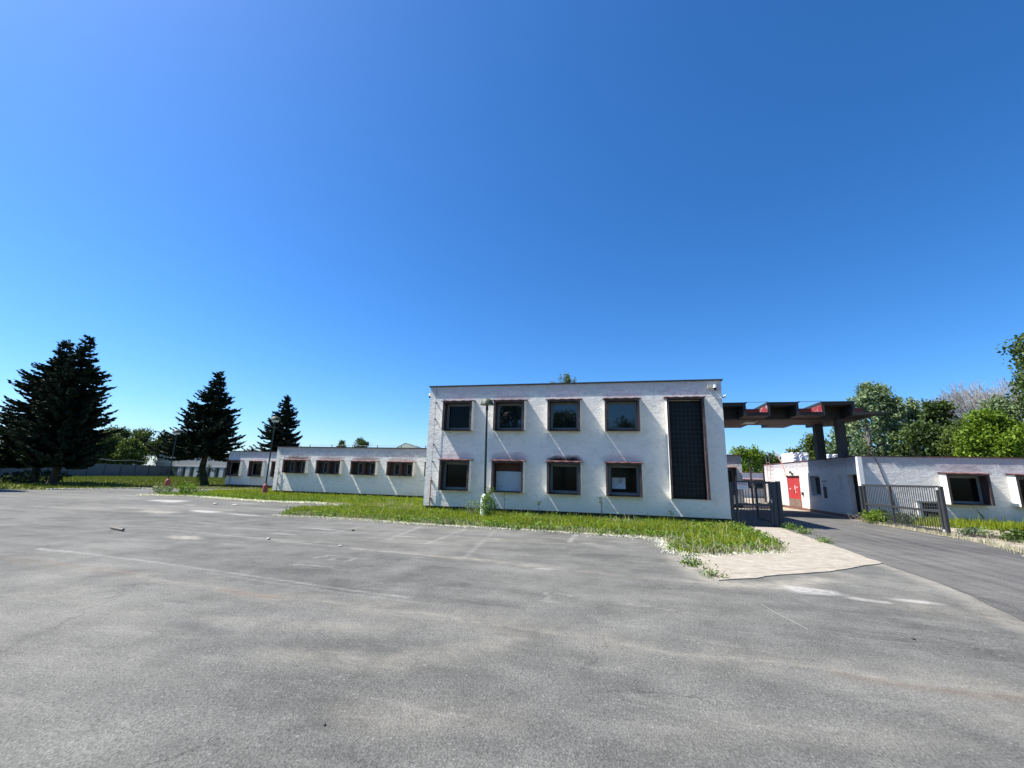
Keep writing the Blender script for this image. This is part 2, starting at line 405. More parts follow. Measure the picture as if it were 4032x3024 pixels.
def wall_holes(mb, axis, const, a0, a1, z0, z1, holes, depth, m, mrev=None, flip=False):
    """vertical wall sheet with rectangular holes and reveals. axis 'x': wall runs along x at y=const, looks to -y, reveals go +y.
       axis 'y': wall runs along y at x=const, looks to -x, reveals go +x."""
    mrev = mrev or m
    A = sorted(set([a0, a1]+[h[0] for h in holes]+[h[1] for h in holes])); Z = sorted(set([z0, z1]+[h[2] for h in holes]+[h[3] for h in holes]))
    P = (lambda a, d, z: (a, const+d, z)) if axis == 'x' else (lambda a, d, z: (const+d, a, z))
    for i in range(len(A)-1):
        for j in range(len(Z)-1):
            ca = (A[i]+A[i+1])/2; cz = (Z[j]+Z[j+1])/2
            if any(h[0] < ca < h[1] and h[2] < cz < h[3] for h in holes): continue
            mb.poly([P(A[i], 0, Z[j]), P(A[i+1], 0, Z[j]), P(A[i+1], 0, Z[j+1]), P(A[i], 0, Z[j+1])], m)
    for h in holes:
        b0, b1, c0, c1 = h[:4]
        mb.poly([P(b0, 0, c0), P(b0, depth, c0), P(b0, depth, c1), P(b0, 0, c1)], mrev)
        mb.poly([P(b1, 0, c0), P(b1, 0, c1), P(b1, depth, c1), P(b1, depth, c0)], mrev)
        mb.poly([P(b0, 0, c0), P(b1, 0, c0), P(b1, depth, c0), P(b0, depth, c0)], mrev)
        mb.poly([P(b0, 0, c1), P(b0, depth, c1), P(b1, depth, c1), P(b1, 0, c1)], mrev)
    return mb

def fin_window(root, x0, x1, z0, z1, Y, pr=.34, th=.105, mull=0, kind='pane', hood=True, frame='frame_grey', label=None):
    """window in a projecting surround: brown fronted fins with cream outer faces, a top slab and a red sheet hood"""
    s = MB()
    for a, b, side in ((x0, x0+th, 'L'), (x1-th, x1, 'R')):
        kw = {'F': 'fin_brown', side: 'fin_cream', 'K': 'fin_brown'}
        s.box(a, b, Y-pr, Y+.06, z0-.02, z1, 'fin_brown', **kw)
    s.box(x0+th, x1-th, Y-pr+.003, Y+.06, z1-th, z1-.002, 'fin_brown')
    s.box(x0+th, x1-th, Y-pr+.06, Y+.06, z0-.018, z0+.035, 'dark_void')
    for i in range(mull):
        c = x0+(x1-x0)*(i+1)/(mull+1)
        s.box(c-.07, c+.07, Y-pr+.05, Y+.062, z0+.035, z1-th, 'mullion_brown')
    w = s.build('window', root)
    if label: w['label'] = label
    if hood:
        hb = MB(); n = 14
        for i in range(n):          # bent sheet, slightly wavy edge
            a = x0-.07+(x1-x0+.14)*i/n; b = x0-.07+(x1-x0+.14)*(i+1)/n
            d = .012*math.sin(i*1.7+x0); d2 = .012*math.sin((i+1)*1.7+x0)
            hb.poly([(a, Y-pr-.055, z1+.008+d), (b, Y-pr-.055, z1+.008+d2), (b, Y, z1+.060), (a, Y, z1+.060)], 'hood_red')
            hb.poly([(a, Y-pr-.055, z1-.022+d), (b, Y-pr-.055, z1-.022+d2), (b, Y-pr-.055, z1+.008+d2), (a, Y-pr-.055, z1+.008+d)], 'hood_red')
            hb.poly([(a, Y-pr-.055, z1-.022+d), (a, Y, z1+.002), (b, Y, z1+.002), (b, Y-pr-.055, z1-.022+d2)], 'hood_red')
        hb.build('hood', w)
    # sashes
    xs = [x0+th]+[x0+(x1-x0)*(i+1)/(mull+1) for i in range(mull)]+[x1-th]
    fb = MB(); panes = []; y = Y+.075
    for i in range(len(xs)-1):
        a = xs[i]+(.07 if i else .0)+.01; b = xs[i+1]-(.07 if i < len(xs)-2 else .0)-.01
        if mull:   # narrow casement beside a dark boarded part of each bay
            dv = a+(b-a)*.36
            fb.box(a, dv, y+.02, y+.05, z0+.04, z1-th-.01, 'mullion_brown'); a = dv
        t = .055
        fb.box(a, a+t, y-.03, y+.04, z0+.04, z1-th-.01, frame); fb.box(b-t, b, y-.03, y+.04, z0+.04, z1-th-.01, frame)
        fb.box(a+t, b-t, y-.028, y+.038, z0+.04, z0+.04+t, frame); fb.box(a+t, b-t, y-.028, y+.038, z1-th-.01-t, z1-th-.01, frame)
        if not mull:
            q = t+.012; r = .03
            fb.box(a+q, a+q+r, y-.012, y+.036, z0+.04+q, z1-th-.01-q, frame); fb.box(b-q-r, b-q, y-.012, y+.036, z0+.04+q, z1-th-.01-q, frame)
            fb.box(a+q+r, b-q-r, y-.010, y+.034, z0+.04+q, z0+.04+q+r, frame); fb.box(a+q+r, b-q-r, y-.010, y+.034, z1-th-.01-q-r, z1-th-.01-q, frame)
        pb = MB(); panes.append(pb); pb.poly([(a+.01, y+.02, z0+.045), (b-.01, y+.02, z0+.045), (b-.01, y+.02, z1-th-.015), (a+.01, y+.02, z1-th-.015)], kind)
    if frame: fb.build('frame', w, bevel=0)
    for pb in panes: pb.build('pane', w)
    return w

def roof_edge(mb, x0, x1, y0, y1, z, m='edging_dark', over=.068, sides='FRKL', t=.055):
    if 'F' in sides: mb.box(x0-over, x1+over, y0-over, y0+.10, z-.005, z+t, m)
    if 'K' in sides: mb.box(x0-over, x1+over, y1-.10, y1+over, z-.005, z+t, m)
    if 'L' in sides: mb.box(x0-over, x0+.10, y0+.10, y1-.10, z-.005, z+t, m)
    if 'R' in sides: mb.box(x1-.10, x1+over, y0+.10, y1-.10, z-.005, z+t, m)

# ------------------------------------------------------------------ MAIN BUILDING
XL, XR, YF, H = -9.157, 4.534, 20.126, 6.106
ZB = .27
def main_building():
    root = thing('two_storey_building', 'white two-storey block with eight square windows and a tall glass-block strip', 'building', (XL, YF, 0))
    YB = 31.4
    zs = [(1.043, 2.463), (3.892, 5.322)]
    holes = [(W0+i*WS+.085, W0+i*WS+WW-.085, a+.035, b-.085) for i in range(4) for a, b in zs]
    gb = (2.195+.09, 3.74-.09, 1.05, 5.22); holes.append(gb)
    w = MB(); wall_holes(w, 'x', YF, XL, XR, ZB, H, holes, .16, 'stucco_main', 'fin_brown')
    w.poly([(XL, YF, ZB), (XL, YF, H), (XL, YB, H), (XL, YB, ZB)], 'stucco_main')
    w.poly([(XR, YF, ZB), (XR, YB, ZB), (XR, YB, H), (XR, YF, H)], 'stucco_main')
    w.poly([(XL, YB, ZB), (XL, YB, H), (XR, YB, H), (XR, YB, ZB)], 'stucco_main')
    w.poly([(XL, YF, ZB), (XL, YB, ZB), (XR, YB, ZB), (XR, YF, ZB)], 'plinth_dark')
    w.box(XL+.02, XR-.02, YF+.17, YF+.21, ZB+.02, H-.02, 'dark_void')
    w.build('wall', root)
    MB().box(XL+.10, XR-.10, YF+.10, YB-.10, -.1, ZB-.005, 'plinth_dark').build('plinth', root)
    r = MB().box(XL+.10, XR-.10, YF+.10, YB-.10, H-.03, H+.02, 'roof_felt').build('roof', root)
    e = MB(); roof_edge(e, XL, XR, YF, YB, H); e.build('roof_edging', r)
    for i in range(4):
        for j, (a, b) in enumerate(zs):
            x = W0+i*WS
            if (i, j) == (1, 0):
                ww = fin_window(root, x, x+WW, a, b, YF, kind='pane_dull', label='window closed with a speckled blue-grey board below a brown panel')
                q = MB(); q.box(x+.16, x+WW-.13, YF-.02, YF+.02, a+.04, a+.93, 'board_blue')
                q.build('board', ww)
                MB().box(x+.10, x+WW-.10, YF+.025, YF+.045, a+.05, b-.10, 'board_brown').build('panel', ww)
            else:
                fin_window(root, x, x+WW, a, b, YF, kind='pane' if j and i else 'pane_dull')
    # glass-block strip
    x0, x1, z0, z1 = 2.195, 3.74, 1.0, 5.33; pr = .36
    s = MB()
    s.box(x0, x0+.09, YF-pr, YF+.06, z0, z1, 'fin_brown', L='fin_cream'); s.box(x1-.09, x1, YF-pr, YF+.06, z0, z1, 'fin_brown', R='fin_cream')
    s.box(x0+.09, x1-.09, YF-pr+.003, YF+.06, z1-.09, z1-.002, 'fin_brown'); s.box(x0+.09, x1-.09, YF-.04, YF+.06, z0+.002, z0+.05, 'dark_void')
    g = s.build('glass_block_window', root)
    MB().box(x0+.09, x1-.09, YF+.03, YF+.13, z0+.05, z1-.092, 'glass_block').build('glass_blocks', g)
    hb = MB(); n = 14
    for i in range(n):
        a = x0-.09+(x1-x0+.16)*i/n; b = x0-.09+(x1-x0+.16)*(i+1)/n; d = .012*math.sin(i*1.9); d2 = .012*math.sin((i+1)*1.9)
        hb.poly([(a, YF-pr-.055, z1+.008+d), (b, YF-pr-.055, z1+.008+d2), (b, YF, z1+.06), (a, YF, z1+.06)], 'hood_red')
        hb.poly([(a, YF-pr-.055, z1-.022+d), (b, YF-pr-.055, z1-.022+d2), (b, YF-pr-.055, z1+.008+d2), (a, YF-pr-.055, z1+.008+d)], 'hood_red')
        hb.poly([(a, YF-pr-.055, z1-.022+d), (a, YF, z1+.002), (b, YF, z1+.002), (b, YF-pr-.055, z1-.022+d2)], 'hood_red')
    hb.build('hood', g)
    # lightning conductor down the left corner
    c = MB(); c.tube([(-8.80+.01*math.sin(z*2.1), YF-.07, z) for z in np.linspace(H+.08, 1.62, 16)], .008, 'cable_dark', 6)
    c.tube([(-8.80, YF-.07, 1.62), (-8.80, YF-.07, .05)], .024, 'cable_rust', 8)
    for z in (5.3, 4.46, 3.2, 2.36): c.box(-8.83, -8.77, YF-.09, YF, z-.02, z+.02, 'cable_dark')
    for z in (1.45, .62): c.box(-8.87, -8.73, YF-.10, YF, z-.015, z+.015, 'cable_rust')
    c.build('lightning_conductor', root)
    # thin cable / crack by the poster window
    MB().tube([(-.66, YF-.012, .95), (-.68, YF-.012, .7), (-.67, YF-.012, .25)], .008, 'cable_dark', 5).build('cable', root)
    return root
main_building()
# poster behind the fourth lower window
o = MB().box(-.22, .36, YF+.082, YF+.088, 1.335, 1.82, 'poster_print').build('poster', loc=(0.07, YF, 1.335))
tag(o, 'faded crumpled poster taped inside the lower window left of the glass blocks', 'poster')

def cctv(x, y, z, label, wallx=None):
    t = thing('security_camera', label, 'camera', (x, y, z), 'dome cameras on the two-storey block')
    if wallx is None:
        MB().box(x-.03, x+.03, y+.0, y+.20, z+.05, z+.09, 'camera_white').build('bracket', t)
    else:
        MB().box(x, x+.2, y-.03, y+.03, z+.05, z+.09, 'camera_white').build('bracket', t)
    MB().lathe((x, y, z), [(.03, .12), (.06, .11), (.075, .05), (.08, -.02)][::-1], 'camera_white', 16).build('housing', t, smooth=True)
    MB().lathe((x, y, z), [(.02, -.135), (.05, -.115), (.068, -.07), (.072, -.021)], 'camera_black', 16).build('dome', t, smooth=True)
    return t
cctv(4.24, YF-.20, 5.76, 'white dome camera on the facade top corner beside a junction box')
cctv(XL-.12, YF+.25, 5.72, 'white dome camera just showing past the far left wall edge', wallx=1)
jb = thing('junction_box', 'small beige box with a looping grey cable at the facade top corner', 'box', (3.98, YF, 5.72))
MB().box(3.96, 4.13, YF-.10, YF, 5.74, 5.88, 'box_beige').build('case', jb, bevel=.008)
MB().tube([(4.05, YF-.05, 5.74), (4.08, YF-.06, 5.60), (4.14, YF-.06, 5.44), (4.26, YF-.06, 5.33), (4.38, YF-.06, 5.29), (4.50, YF-.06, 5.33), (4.58, YF-.05, 5.38), (4.60, YF+.2, 5.38)], .02, 'cable_grey', 6).build('cable', jb)
sl = thing('alarm_beacon', 'small dark fitting at the right edge of the facade below the camera', 'fitting', (4.58, YF+.03, 5.36))
MB().tube([(4.55, YF+.02, 5.34), (4.68, YF-.03, 5.43)], .035, 'camera_black', 8).build('body', sl)
MB().tube([(4.6, YF, 5.36), (4.66, YF-.02, 5.28), (4.70, YF-.02, 5.33)], .008, 'cable_grey', 6).build('cable', sl)

# ------------------------------------------------------------------ LEFT WINGS
def wing(name, label, x0, x1, y0, y1, top, wins, mat, mull, z=(1.60, 2.545), edge='edging_dark', zb=ZB, rods=()):
    root = thing(name, label, 'building', (x0, y0, 0))
    holes = [(a+.085, b-.085, z[0]+.035, z[1]-.085) for a, b in wins]
    w = MB(); wall_holes(w, 'x', y0, x0, x1, zb, top, holes, .16, mat, 'fin_brown')
    w.poly([(x0, y0, zb), (x0, y0, top), (x0, y1, top), (x0, y1, zb)], mat); w.poly([(x1, y0, zb), (x1, y1, zb), (x1, y1, top), (x1, y0, top)], mat)
    w.poly([(x0, y1, zb), (x0, y1, top), (x1, y1, top), (x1, y1, zb)], mat)
    w.box(x0+.02, x1-.02, y0+.17, y0+.21, zb+.02, top-.02, 'dark_void'); w.build('wall', root)
    MB().box(x0+.1, x1-.1, y0+.1, y1-.1, -.1, zb-.005, 'plinth_dark').build('plinth', root)
    r = MB().box(x0+.1, x1-.1, y0+.1, y1-.1, top-.03, top+.02, 'roof_felt').build('roof', root)
    e = MB(); roof_edge(e, x0, x1, y0, y1, top, edge); e.build('roof_edging', r)
    for a, b in wins: fin_window(root, a, b, z[0], z[1], y0, mull=mull, kind='pane_dull', frame='frame_grey')
    return root
wg = wing('low_wing', 'long white single-storey wing with wide twin windows left of the two-storey block', -25.28, XL-.005, 28.43, 36.0, 3.49,
          [(-24.36+i*2.87, -22.36+i*2.87) for i in range(5)], 'stucco_wing', 1)
c = MB()      # wire run along the roof edge on small standoffs, rod down the corner
xs = np.linspace(-22.5, -9.3, 8)
pts = []
for i, x in enumerate(xs):
    pts.append((x, 28.5, 3.70)); c.box(x-.02, x+.02, 28.48, 28.52, 3.54, 3.71, 'cable_dark')
    if i < len(xs)-1: pts.append((x+.9, 28.5, 3.665))
c.tube(pts, .012, 'cable_grey', 5); c.build('roof_wire', wg)
c = MB(); c.tube([(-24.86, 28.37, 1.75), (-24.84, 28.37, .1)], .022, 'cable_rust', 6); c.tube([(-24.80, 28.40, 3.4), (-24.78, 28.39, 3.0), (-24.92, 28.38, 2.4), (-24.86, 28.37, 1.75)], .010, 'cable_dark', 5)
for z in (1.62, .8): c.box(-24.93, -24.77, 28.35, 28.43, z-.015, z+.015, 'cable_rust')
c.build('lightning_conductor', wg)
w2 = wing('end_wing', 'shaded white single-storey end wing behind the two red-based street lamps', -37.9, -25.0, 36.3, 43.5, 3.49,
          [(-37.7+i*2.62, -36.1+i*2.62) for i in range(4)], 'stucco_yard', 0, z=(1.12, 2.58))
MB().tube([(-37.35, 36.24, 2.3), (-37.35, 36.24, .1)], .022, 'cable_rust', 6).build('lightning_conductor', w2)
# pyramid skylight frame on the wing roof
sk = thing('roof_lantern', 'small dark lattice skylight peeking over the low wing roof', 'skylight', (-16.6, 34.1, 3.51))
k = MB(); ax, ay, az = -14.6, 33.9, 3.51
corners = [(-18.4, 33.0), (-14.9, 33.0), (-14.9, 35.2), (-18.4, 35.2)]; apex = (-17.5, 34.1, 4.30)
for i, (cx, cy) in enumerate(corners):
    k.tube([(cx, cy, az), apex], .03, 'edging_dark', 5); nx = corners[(i+1) % 4]; k.tube([(cx, cy, az), (nx[0], nx[1], az)], .03, 'edging_dark', 5)
for t in np.linspace(.15, .85, 6):
    x = -18.4+3.5*t; k.tube([(x, 33.0, az), (apex[0]+(x-apex[0])*.25, 33.8, 4.0)], .018, 'edging_dark', 4)
k.build('lattice', sk)
g_ = MB(); 
for i in range(4):
    a = corners[i]; b = corners[(i+1) % 4]; g_.poly([(a[0], a[1], az+.01), (b[0], b[1], az+.01), (apex[0], apex[1], apex[2]-.02)], 'green_steel')
g_.build('glazing', sk)

# ------------------------------------------------------------------ YARD BUILDINGS BEYOND THE GATE
wing('rear_wing', 'grey wing seen between the two-storey block edge and the pedestrian gate', 5.0, 8.6, 34.0, 47.0, 3.62, [(5.9, 8.15)], 'stucco_yard', 0, z=(.9, 2.76), edge='edging_rust')
yb = wing('yard_building', 'low grey building with a wide window at the far end of the yard', 9.5, 24.0, 58.0, 64.0, 2.92, [(13.9, 15.6), (15.75, 17.4)], 'stucco_yard', 0, z=(1.12, 2.12), edge='edging_rust', zb=.05)
for i, (x, y, h) in enumerate(((11.2, 42.0, 3.35), (13.9, 50.5, 3.3))):
    pass
pA = thing('yard_post', 'rust-brown post nearest the gate standing in the yard', 'post', (10.15, 37.8, 0), 'brown posts in the yard')
MB().tube([(10.15, 37.8, 0), (10.15, 37.8, 3.0)], .07, 'pole_brown', 8).build('shaft', pA)
pB = thing('yard_post', 'rust-brown post farther back in the yard, right of its twin', 'post', (13.6, 46.5, 0), 'brown posts in the yard')
MB().tube([(13.6, 46.5, 0), (13.6, 46.5, 3.2)], .08, 'pole_brown', 8).build('shaft', pB)

# ------------------------------------------------------------------ GATEHOUSE (right)
GX, GY, GH = 12.3, 26.7, 3.25
def gatehouse():
    root = thing('gatehouse', 'white single-storey gatehouse on the right with a red double door', 'building', (GX, GY, 0))
    zb = .17; xe, yb_, yr = 40.0, 31.5, 41.7
    wins = [(15.84+i*2.76, 17.60+i*2.76) for i in range(3)]
    z0, z1 = .98, 2.46
    holes = [(a+.085, b-.085, z0+.035, z1-.085) for a, b in wins]
    low = (14.92, 15.62, .30, 1.02); holes.append(low)
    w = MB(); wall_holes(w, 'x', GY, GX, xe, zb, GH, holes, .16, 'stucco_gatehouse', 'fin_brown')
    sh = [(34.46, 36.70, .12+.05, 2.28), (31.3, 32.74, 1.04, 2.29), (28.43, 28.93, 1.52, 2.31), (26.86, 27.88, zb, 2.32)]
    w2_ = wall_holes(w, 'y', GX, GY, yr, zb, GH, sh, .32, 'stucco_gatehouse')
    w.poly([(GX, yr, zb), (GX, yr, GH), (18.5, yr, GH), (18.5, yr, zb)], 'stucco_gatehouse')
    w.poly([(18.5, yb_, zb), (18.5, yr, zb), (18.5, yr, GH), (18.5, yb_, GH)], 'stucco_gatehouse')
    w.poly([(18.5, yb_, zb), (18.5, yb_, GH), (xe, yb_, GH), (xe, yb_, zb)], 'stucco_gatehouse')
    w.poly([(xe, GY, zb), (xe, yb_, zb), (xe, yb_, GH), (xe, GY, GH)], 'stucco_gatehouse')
    w.box(GX+.33, GX+.36, GY+.3, yr-.05, zb+.02, GH-.05, 'dark_void'); w.box(GX+.37, xe-.1, GY+.17, GY+.21, zb+.02, GH-.05, 'dark_void')
    w.box(14.925, 15.615, GY+.08, GY+.12, .305, 1.015, 'dark_void')
    w.build('wall', root)
    MB().box(GX-.015, 18.4, GY+.06, yr-.05, -.1, zb-.004, 'brick_plinth').box(18.45, xe-.1, GY+.1, yb_-.1, -.1, zb-.004, 'plinth_dark').build('plinth', root)
    r = MB().box(GX+.1, 18.4, GY+.1, yr-.1, GH-.03, GH+.02, 'roof_felt').box(18.45, xe-.1, GY+.1, yb_-.1, GH-.03, GH+.02, 'roof_felt').build('roof', root)
    e = MB(); o_ = .035
    e.box(GX-o_, xe+o_, GY-o_, GY+.1, GH-.005, GH+.05, 'edging_rust'); e.box(GX-o_, GX+.1, GY+.1, yr+o_, GH-.005, GH+.05, 'edging_rust')
    e.box(GX+.1, 18.5+o_, yr-.1, yr+o_, GH-.005, GH+.05, 'edging_rust'); e.build('roof_edging', r)
    for a, b in wins: fin_window(root, a, b, z0, z1, GY, kind='pane_dull', frame='frame_grey', pr=.48)
    # corner pier catching the sun
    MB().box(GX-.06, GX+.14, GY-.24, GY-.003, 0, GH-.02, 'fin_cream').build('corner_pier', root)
    # low louvred opening with white frame
    s = MB().box(14.62, 14.72, GY-.16, GY+.0, .0, 1.02, 'frame_white').box(14.60, 15.72, GY-.17, GY-.001, 1.02, 1.07, 'frame_grey')
    s.box(14.92, 15.62, GY-.06, GY-.002, .62, .69, 'frame_white').box(14.92, 15.62, GY-.06, GY-.002, .98, 1.018, 'frame_white')
    s.box(14.92, 15.62, GY-.04, GY-.002, .80, .84, 'frame_grey')
    s.build('vent_window', root)
    # side window and slot
    X = GX+.26
    s = MB().box(X, X+.05, 31.32, 31.38, 1.06, 2.27, 'frame_white').box(X, X+.05, 32.66, 32.72, 1.06, 2.27, 'frame_white').box(X, X+.05, 31.38, 32.66, 1.06, 1.12, 'frame_white').box(X, X+.05, 31.38, 32.66, 2.21, 2.27, 'frame_white')
    sw = s.build('side_window', root)
    MB().box(X+.02, X+.03, 31.38, 32.66, 1.12, 2.21, 'pane').build('pane', sw)
    MB().box(GX-.07, X, 31.26, 32.80, .985, 1.03, 'frame_white').build('sill', sw)
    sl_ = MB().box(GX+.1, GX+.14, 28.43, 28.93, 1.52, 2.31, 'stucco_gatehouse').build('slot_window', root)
    MB().box(GX-.07, GX+.1, 28.39, 28.97, 1.47, 1.515, 'frame_white').build('sill', sl_)
    MB().box(GX+.28, GX+.31, 26.87, 27.87, zb, 2.31, 'dark_void').build('doorway', root)
    # red double door
    dd = MB()
    for a, b in ((34.47, 35.57), (35.59, 36.69)):
        dd.box(GX-.03, GX+.02, a, b, .72, 2.2, 'door_red'); dd.box(GX-.028, GX+.018, a+.04, b-.04, .18, .718, 'door_bare')
        dd.box(GX-.03, GX+.018, a, a+.039, .18, .718, 'door_red'); dd.box(GX-.03, GX+.018, b-.039, b, .18, .718, 'door_red')
    dd.box(GX-.06, GX+.02, 34.42, 36.74, 2.2, 2.28, 'door_red').box(GX-.12, GX, 34.40, 36.76, 2.28, 2.32, 'cable_dark')
    D = dd.build('red_door', root)
    MB().box(GX-.06, GX-.03, 35.42, 35.50, 1.1, 1.3, 'cable_dark').build('handle', D)
    q = MB()
    for (y, z, a, b) in ((35.30, 1.50, .055, .15), (34.93, 1.52, .07, .045), (36.22, 1.40, .08, .04), (35.26, 1.20, .055, .06)):
        MB().box(GX-.036, GX-.031, y-a, y+a, z-b, z+b, 'paper_white').build('notice', D)
    
    lam = MB().box(GX-.12, GX, 35.42, 35.52, 2.36, 2.5, 'cable_dark').lathe((GX-.18, 35.47, 2.47), [(.09, 0), (.10, .04), (.06, .14), (.02, .18)], 'cable_dark', 12)
    lam.tube([(GX-.12, 35.5, 2.62), (GX-.1, 35.62, 2.66), (GX-.05, 35.68, 2.5), (GX-.02, 35.6, 2.33)], .015, 'cable_dark', 6); lam.build('door_lamp', root)
    MB().tube([(GX-.03, 36.4, 2.3), (GX-.03, 36.9, 2.45), (GX-.03, 37.1, 2.9), (GX-.03, 37.3, 3.2), (GX-.1, 37.6, 3.6), (GX-.15, 37.9, 4.0), (GX-.1, 38.2, 4.1)], .03, 'ladder_paint', 6).build('conduit', root)
    lad = MB(); ya, yb2 = 39.55, 40.25
    for y in (ya, yb2):
        lad.tube([(GX-.22, y, .5), (GX-.22, y, 3.3)], .025, 'ladder_paint', 6); lad.tube([(GX-.22, y, 3.3), (GX-.22, y, 4.15), (GX+.25, y, 4.2)], .022, 'ladder_top', 6)
    for z in np.arange(.7, 3.4, .3): lad.tube([(GX-.22, ya, z), (GX-.22, yb2, z)], .016, 'ladder_paint', 5)
    lad.build('ladder', root)
    MB().box(GX-.10, GX, 33.95, 34.10, 1.0, 1.22, 'cable_dark').build('meter_box', root)
    # post box plate on a bracket beside the side window
    MB().box(GX-.05, GX-.001, 30.55, 30.85, .95, 1.62, 'cable_dark').tube([(GX-.04, 30.7, 1.62), (GX-.04, 30.82, 1.8), (GX-.04, 30.80, 1.95)], .012, 'cable_dark', 5).box(GX-.06, GX-.001, 30.35, 30.95, 1.95, 1.98, 'cable_dark').build('letter_plate', root)
    # rust-stained cable down the facade
    MB().tube([(13.15, GY-.02, 3.2), (13.32, GY-.02, 2.6), (13.42, GY-.02, 2.1), (13.62, GY-.02, 1.5), (13.7, GY-.02, .9), (13.9, GY-.02, .3)], .022, 'cable_dark', 6).build('cable', root)
    return root
gatehouse()
def tank(x, y, w, d, h, label):
    t = thing('wrapped_crate', label, 'crate', (x, y, GH+.02), 'plastic wrapped loads on the gatehouse roof')
    me = MB(); n = 12; m_ = 9
    # crumpled wrap: four sides and a sagging top
    def pt(u, v, k):
        r = rng.normal(0, .025)
        return u, v, r
    ring = []
    for i in range(4*n):
        s = i//n; f = (i % n)/n
        c_ = [(-w/2+w*f, -d/2), (w/2, -d/2+d*f), (w/2-w*f, d/2), (-w/2, d/2-d*f)][s]; ring.append(c_)
    V = []
    for j in range(m_):
        for i, (a, b) in enumerate(ring):
            k = 1+rng.normal(0, .018)+(.02*math.sin(i*1.3)); V.append((x+a*k, y+b*k, GH+.02+h*j/(m_-1)*(1+rng.normal(0, .012))))
    base = len(me.v); me.v += V; R_ = len(ring)
    for j in range(m_-1):
        for i in range(R_):
            me.f.append((base+j*R_+i, base+j*R_+(i+1) % R_, base+(j+1)*R_+(i+1) % R_, base+(j+1)*R_+i)); me.m.append(me.mi('wrap_white'))
    me.v.append((x, y, GH+.02+h*.97)); c_ = len(me.v)-1
    for i in range(R_): me.f.append((base+(m_-1)*R_+i, base+(m_-1)*R_+(i+1) % R_, c_)); me.m.append(0)
    me.build('wrapping', t)
    MB().box(x-w/2-.03, x+w/2+.03, y-d/2-.03, y+d/2+.03, GH+.02, GH+.12, 'branch_wood').build('pallet', t)
tank(13.4, 38.0, 1.0, 2.4, .80, 'big white wrapped load on the roof above the red door')
tank(14.3, 34.2, .9, 1.3, .50, 'smaller white wrapped load on the roof between the two columns')

# ------------------------------------------------------------------ CANOPY
def canopy():
    root = thing('entrance_canopy', 'dark folded concrete canopy with red panels spanning the gateway', 'canopy', (GX, 29, GH))
    y0, y1 = 26.4, 32.5; t = .14; zt = 6.13; zl = 5.57; x0 = XR+.005; c = 'concrete_dark'
    s = MB()
    ribs = [(x0, 7.15), (8.22, 9.78), (10.88, 12.45)]
    for i, (a, b) in enumerate(ribs):
        s.box(a, b, y0, y1, zt-t, zt, c)
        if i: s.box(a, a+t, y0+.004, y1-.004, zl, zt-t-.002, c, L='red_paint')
        s.box(b-t, b, y0+.004, y1-.004, zl, zt-t-.002, c, R='red_paint_shaded')
    lows = [(7.15-t, 8.22+t), (9.78-t, 10.88+t)]
    for a, b in lows: s.box(a, b, y0+.002, y1-.002, zl-.16, zl-.002, c, B='concrete_soffit')
    # tapering right end
    a = 12.45-t; b = 13.95
    n = len(s.v)
    s.v += [(a, y0, zl-.16), (b, y0, zl-.05), (b, y0, zl), (a, y0, zl), (a, y1, zl-.16), (b, y1, zl-.05), (b, y1, zl), (a, y1, zl)]
    for q in ((0, 1, 2, 3), (1, 5, 6, 2), (5, 4, 7, 6), (4, 0, 3, 7), (3, 2, 6, 7), (0, 4, 5, 1)): s.f.append(tuple(n+i for i in q)); s.m.append(s.mi(c))
    s.build('folded_slab', root)
    fb_ = MB().box(x0, 13.45, 27.7, 28.0, zl-.2, zt-.001-t, c)
    for a, b in ((7.155, 8.215), (9.785, 10.875), (12.455, 13.4)): fb_.box(a, b, 27.68, 27.697, zl+.002, zt-t-.01, 'red_paint_shaded')
    fb_.build('front_beam', root)
    MB().box(x0, 13.45, 30.2, 30.55, zl-.2, zt-.001-t, c).build('rear_beam', root)
    s = MB()       # soffit with one missing panel
    for a, b in ((x0, 7.75), (8.5, 13.2)): s.box(a, b, 28.01, 30.19, zl-.21, zl-.17, 'concrete_soffit')
    s.box(7.75, 8.5, 28.01, 28.5, zl-.21, zl-.17, 'concrete_soffit')
    s.poly([(7.75, 30.1, zl-.2), (8.5, 30.1, zl-.2), (8.5, 28.5, zl-.12), (7.75, 28.5, zl-.12)], 'frame_white')
    s.build('soffit', root)
    e = MB()
    for i, (a, b) in enumerate(ribs):
        e.box(a, b+.07, y0-.05, y1+.05, zt+.002, zt+.03, 'edging_dark')
    for a, b in ((7.15, 8.22), (9.78, 10.88)): e.box(a+.004, b-.004, y0-.04, y0+.10, zl+.002, zl+.03, 'red_paint_shaded')
    e.build('roof_edging', root)
    m = MB()
    for (a, b, nm) in ((28.35, 28.85, 0), (30.35, 30.85, 1)): pass
    MB().box(12.02, 12.38, 27.55, 27.98, GH-.02, zl-.205, c).build('column', root)
    MB().box(11.84, 12.26, 29.9, 30.3, GH-.02, zl-.205, c).build('column', root)
    MB().tube([(7.15, 26.5, 6.2), (7.7, 26.5, 6.18), (8.3, 26.5, 6.21)], .012, 'cable_dark', 5).tube([(9.8, 26.5, 6.2), (10.3, 26.5, 6.18), (10.95, 26.5, 6.21)], .012, 'cable_dark', 5).build('cable', root)
canopy()

